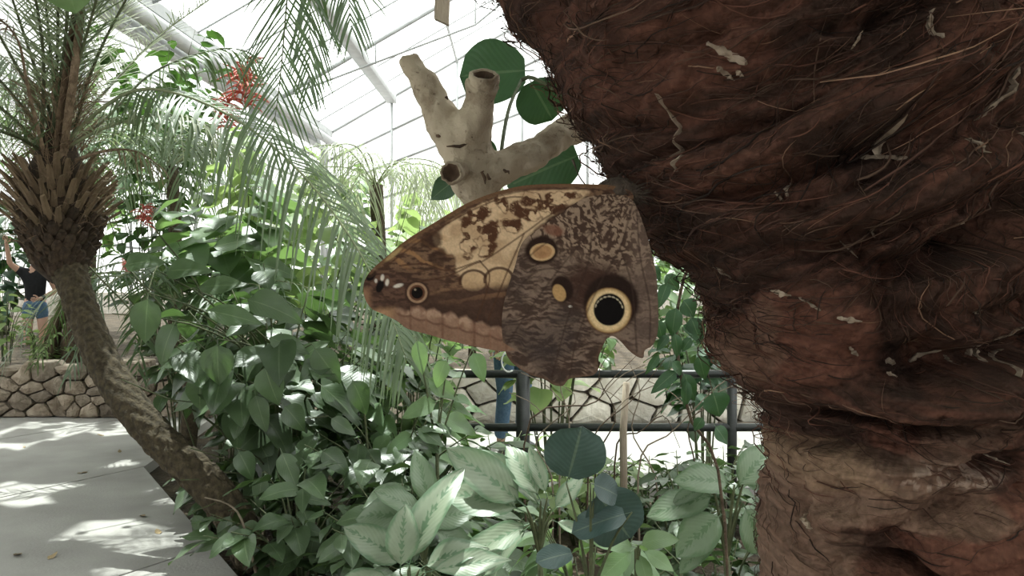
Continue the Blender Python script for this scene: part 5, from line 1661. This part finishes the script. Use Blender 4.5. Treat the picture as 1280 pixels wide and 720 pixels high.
# ================================================================== PEOPLE
def skin_mesh(name, chains, mat, parent, sub=2):
    """chains: list of lists of (co, radius); chains of one body share joints by coordinate"""
    verts, rad, edges, roots = [], [], [], []
    key = {}
    for ch in chains:
        prev = None
        for co, r_ in ch:
            k = tuple(round(c, 4) for c in co)
            if k not in key:
                key[k] = len(verts); verts.append(co); rad.append(r_)
            i = key[k]
            if prev is not None and prev != i:
                edges.append((prev, i))
            prev = i
    me = bpy.data.meshes.new(name)
    base = origin_of(parent)
    me.from_pydata([tuple(Vector(v) - base) for v in verts], edges, [])
    me.materials.append(mat)
    o = bpy.data.objects.new(name, me)
    COL.objects.link(o)
    o.parent = parent
    sk = o.modifiers.new('Skin', 'SKIN')
    sk.use_smooth_shade = True
    # one root for every separate island
    comp = list(range(len(verts)))
    def find(a):
        while comp[a] != a:
            a = comp[a]
        return a
    for a, b in edges:
        comp[find(a)] = find(b)
    seen = set()
    if not me.skin_vertices:
        bpy.context.view_layer.objects.active = o
        bpy.ops.mesh.customdata_skin_add() if hasattr(bpy.ops.mesh, 'customdata_skin_add') else None
    for i, sv in enumerate(me.skin_vertices[0].data):
        r_ = rad[i]
        sv.radius = r_ if isinstance(r_, tuple) else (r_, r_)
        c = find(i)
        sv.use_root = c not in seen
        seen.add(c)
    ss = o.modifiers.new('Subsurf', 'SUBSURF'); ss.levels = sub; ss.render_levels = sub
    return o

def person(label, loc, rz, pose, top, bottom, short_legs, short_sleeves, hairlen, hgt=1.66):
    e = empty('person', loc, label, 'person')
    R_ = Matrix.Rotation(rz, 3, 'Z')
    s = hgt / 1.70
    W = lambda c: tuple(Vector(loc) + R_ @ (Vector(c) * s))
    Q = lambda ch, k=1.0: [(W(c), (r_ if not isinstance(r_, tuple) else r_[0]) * s * k) if not isinstance(r_, tuple) else (W(c), (r_[0] * s * k, r_[1] * s * k)) for c, r_ in ch]
    pelvis = (0, 0, .93)
    spine = [(pelvis, (.15, .11)), ((0, .005, 1.08), (.125, .095)), ((0, 0, 1.25), (.145, .105)), ((0, 0, 1.39), (.13, .085)), ((0, -.005, 1.455), (.055, .055)), ((0, -.01, 1.52), (.052, .055)), ((0, -.02, 1.585), (.072, .088)), ((0, -.015, 1.64), (.070, .086)), ((0, -.01, 1.69), (.045, .055))]
    arms, legs = {}, {}
    for sd in (-1, 1):
        el, wr, hd_ = pose['arm'][sd]
        sh_ = (sd * .165, 0, 1.395)
        arms[sd] = [((0, 0, 1.39), (.13, .085)), (sh_, .056), (tuple((Vector(sh_) * .5 + Vector(el) * .5)), .046), (el, .039), (tuple(Vector(el) * .55 + Vector(wr) * .45), .036), (wr, .026), (tuple(Vector(wr) * .45 + Vector(hd_) * .55), (.036, .02)), (hd_, (.034, .016))]
        kn, an = pose['leg'][sd]
        legs[sd] = [(pelvis, (.15, .11)), ((sd * .09, 0, .86), .088), (tuple(Vector((sd * .09, 0, .86)) * .5 + Vector(kn) * .5), .074), (kn, .054), (tuple(Vector(kn) * .62 + Vector(an) * .38), .055), (an, .036), ((an[0], an[1] - .02, .045), .04), ((an[0] + sd * .015, an[1] - .15, .03), (.042, .024))]
    ch = [Q(spine), Q(arms[-1]), Q(arms[1]), Q(legs[-1]), Q(legs[1])]
    # fingers: five short chains rooted inside each palm
    for sd in (-1, 1):
        el, wr, hd_ = [Vector(q) for q in pose['arm'][sd]]
        d = (hd_ - wr).normalized()
        sidev = d.cross(Vector((0, 1, 0)))
        if sidev.length < .1:
            sidev = d.cross(Vector((1, 0, 0)))
        sidev.normalize()
        nn = d.cross(sidev)
        for k, (off, ln) in enumerate([(-.027, .062), (-.009, .074), (.009, .070), (.027, .054)]):
            p0 = hd_ + sidev * off - d * .01
            p1 = p0 + d * ln * .6 + nn * .006; p2 = p0 + d * ln + nn * .022
            ch.append(Q([(tuple(p0), .009), (tuple(p1), .0085), (tuple(p2), .007)]))
        p0 = wr * .55 + hd_ * .45 - sidev * .028
        ch.append(Q([(tuple(p0), .011), (tuple(p0 - sidev * .028 + d * .03), .010), (tuple(p0 - sidev * .034 + d * .058), .008)]))
    body = skin_mesh('body', ch, M['skin'], e)
    # clothes
    tc = [Q([((0, 0, .90), (.158, .12)), ((0, .005, 1.08), (.138, .108)), ((0, 0, 1.25), (.157, .118)), ((0, 0, 1.385), (.142, .098)), ((0, -.005, 1.45), (.07, .066))])]
    for sd in (-1, 1):
        el, wr, hd_ = pose['arm'][sd]
        sh_ = (sd * .165, 0, 1.395)
        tc.append(Q([((0, 0, 1.385), (.142, .098)), (sh_, .066), (tuple((Vector(sh_) * .45 + Vector(el) * .55)), .06)] + ([] if short_sleeves else [(el, .05), (wr, .036)])))
    skin_mesh('shirt', tc, top, e)
    bc = [Q([((0, 0, 1.04), (.135, .105)), (pelvis, (.162, .122))])]
    for sd in (-1, 1):
        kn, an = pose['leg'][sd]
        bc.append(Q([(pelvis, (.162, .122)), ((sd * .09, 0, .86), .1), (tuple(Vector((sd * .09, 0, .86)) * .55 + Vector(kn) * .45), .092)] + ([] if short_legs else [(kn, .07), (tuple(Vector(kn) * .5 + Vector(an) * .5), .066), ((an[0], an[1], .09), .06)])))
    skin_mesh('shorts' if short_legs else 'jeans', bc, bottom, e)
    hc = [Q([((0, .0, 1.70), (.072, .08)), ((0, .03, 1.64), (.082, .085)), ((0, .055, 1.57), (.075, .06)), ((0, .06, 1.57 - hairlen), (.06, .035))])]
    skin_mesh('hair', hc, M['hair'], e)
    for sd in (-1, 1):
        kn, an = pose['leg'][sd]
        skin_mesh('shoe', [Q([((an[0], an[1] + .035, .045), (.043, .045)), ((an[0] + sd * .005, an[1] - .06, .045), (.047, .04)), ((an[0] + sd * .015, an[1] - .17, .032), (.046, .03))])], M['shoe'], e)
        ee = W((sd * .028, -.102, 1.625))
        bm = bmesh.new(); bmesh.ops.create_uvsphere(bm, u_segments=8, v_segments=6, radius=.009 * s)
        vv = [tuple(Vector(ee) + v_.co) for v_ in bm.verts]; ff = [tuple(v_.index for v_ in f_.verts) for f_ in bm.faces]; bm.free()
        obj('eye', vv, ff, M['watch'], e)
        skin_mesh('ear', [Q([((sd * .076, .005, 1.60), (.008, .016)), ((sd * .08, .01, 1.63), (.009, .02))])], M['skin'], e, 1)
    skin_mesh('nose', [Q([((0, -.105, 1.63), .008), ((0, -.118, 1.60), .012)])], M['skin'], e, 1)
    obj('mouth', *tube([W((-.02, -.103, 1.563)), W((0, -.108, 1.56)), W((.02, -.103, 1.563))], [.003, .005, .003], 6), M['pink_cloth'], e)
    return e, W
px_, D_ = 44, 12.2
l1 = gp(px_, D_); l1.z = .02
pose1 = {'arm': {-1: ((-.30, -.10, 1.52), (-.33, -.16, 1.78), (-.34, -.18, 1.86)), 1: ((.26, .02, 1.13), (.10, -.20, 1.03), (.03, -.24, 1.02))},
         'leg': {-1: ((-.09, -.02, .49), (-.10, .02, .09)), 1: ((.10, -.02, .49), (.12, .02, .09))}}
pe, W1 = person('person in black t-shirt and denim shorts raising one arm behind the palm', l1, .35, pose1, M['black_cloth'], M['denim'], True, True, .22)
obj('wristwatch', *tube([W1((.135, -.15, 1.05)), W1((.105, -.185, 1.035))], .034, 10), M['watch'], pe)
l2 = gp(641, 7.1); l2.z = 0.0
pose2 = {'arm': {-1: ((-.24, .03, 1.13), (-.22, -.10, .90), (-.21, -.13, .82)), 1: ((.24, .02, 1.13), (.18, -.16, .98), (.13, -.22, .95))},
         'leg': {-1: ((-.09, -.03, .49), (-.10, .03, .09)), 1: ((.10, -.01, .49), (.11, .04, .09))}}
person('person in blue jeans and coral top on the path beyond the railing', l2, .5, pose2, M['pink_cloth'], M['denim'], False, True, .12)

# ================================================================== ADDED SHADE TREES (out-of-frame crowns placed to shade path and shrubs)
def added_shade_tree(label, base, crown_c, size, n, leaf, seed, hole=None):
    r = random.Random(seed)
    e = empty('added_shade_tree', base, label, 'tree')
    base = Vector(base); cc = Vector(crown_c)
    tr = spline([base, base.lerp(cc, .45) + Vector((0, 0, cc.z * .25)), cc], 14)
    obj('trunk', *tube(tr, [.11 * (1 - .05 * i) for i in range(14)], 9), M['bark'], e)
    nb = 14
    tips = []
    for k in range(nb):
        a = 6.283 * k / nb
        q = cc + Vector((math.cos(a) * size[0] * .75, math.sin(a) * size[1] * .75, r.uniform(-.2, .3) * size[2]))
        obj('branch', *tube(spline([tr[10], tr[10].lerp(q, .5) + Vector((0, 0, .2)), q], 8), [.035, .03, .026, .022, .018, .014, .01, .006], 6), M['bark'], e)
    for k in range(n):
        for _ in range(20):
            a = (k + _ * 300.37) * 2.399963 + r.uniform(-.05, .05); q = math.sqrt(((k + .5) / n + _ * .37) % 1.0)
            p = cc + Vector((math.cos(a) * q * size[0], math.sin(a) * q * size[1], r.uniform(-1, 1) * size[2] * (1 - .5 * q * q)))
            if p.y > 0:
                p.z = max(p.z, CZ + .355 * p.y + .42 + r.uniform(0, .2))     # lifts the added crown clear of the frame
            d = Vector((r.uniform(-1, 1), r.uniform(-1, 1), r.uniform(-.5, .1))).normalized()
            mid = p + d * leaf * .5
            near_pipe = abs(p.x + 5.9) < .9 and p.z > 4.5
            if not near_pipe and (hole is None or not hole(mid)):
                break
        put_leaf(e, L['canopy'], p, d, Vector((r.uniform(-.3, .3), r.uniform(-.3, .3), 1)), leaf * r.uniform(.7, 1.2), r)
    return e
def shadow_at(p, z=0.0):
    t = (p.z - z) / SUN_DIR.z
    return p.x - SUN_DIR.x * t, p.y - SUN_DIR.y * t
PATCH = [(G(78, 685), .5, .32), (P(285, 230, 6.9), .5, .4), (P(335, 150, 8.3), .5, .5), (G(5, 622), .22, .22), (G(105, 528), .30, .45), (P(300, 330, 5.0), .5, .35), (P(400, 400, 4.8), .22, .4), (P(640, 600, 2.7), .12, .2), (P(340, 560, 4.4), .15, .15)]  # spots where the added crowns are left open to let sun patches through
def hole(p):
    for c, rx, ry in PATCH:
        x, y = shadow_at(p, c.z)
        if ((x - c.x) / (rx + .24)) ** 2 + ((y - c.y) / (ry + .24)) ** 2 < 1:
            return True
    return False
added_shade_tree('shade tree whose leafy crown spreads over the concrete path', (-7.6, 6.2, -.05), (-3.8, 6.6, 4.5), (2.4, 3.4, .6), 300, .85, 1, hole)
added_shade_tree('added tree with out-of-frame crown placed to shade the shrub bank', (3.2, 2.2, -.05), (-.6, 5.3, 3.75), (2.8, 2.7, .6), 230, .62, 2, hole)
added_shade_tree('added tree with out-of-frame crown shading the near stretch of the concrete path', (-5.6, .6, -.05), (-3.2, 1.6, 4.3), (3.2, 3.0, .5), 300, .8, 3, hole)
rr = random.Random(50)
st1 = bpy.data.objects['added_shade_tree']
hero_leaf(st1, L['big'], (84, -34), (88, 16), 4.4, rr, 1.55, (0, -.9, .3))
obj('twig', *tube(spline([P(84, -34, 4.4), P(70, -120, 4.5), (-3.2, 5.6, 4.3)], 9), .006, 5), M['bark'], st1)

# dry leaves fallen on the slabs
for k, (px_, py_) in enumerate([(176, 644), (60, 700), (150, 566), (110, 590), (200, 668), (30, 560), (20, 692), (130, 545)]):
    g0 = G(px_, py_); a = rr.uniform(0, 6.28)
    o = link('fallen_leaf', rr.choice(L['litter']), None, leaf_matrix(g0 + Vector((0, 0, .002)), (math.cos(a), math.sin(a), 0), (0, 0, 1), rr.uniform(.05, .09)))
    o['label'] = 'small dry fallen leaf lying flat on a concrete slab'; o['category'] = 'leaf'; o['group'] = 'fallen leaves on the concrete path'
print('objects', len(bpy.data.objects), 'tris', sum(len(m.polygons) for m in bpy.data.meshes) * 2)
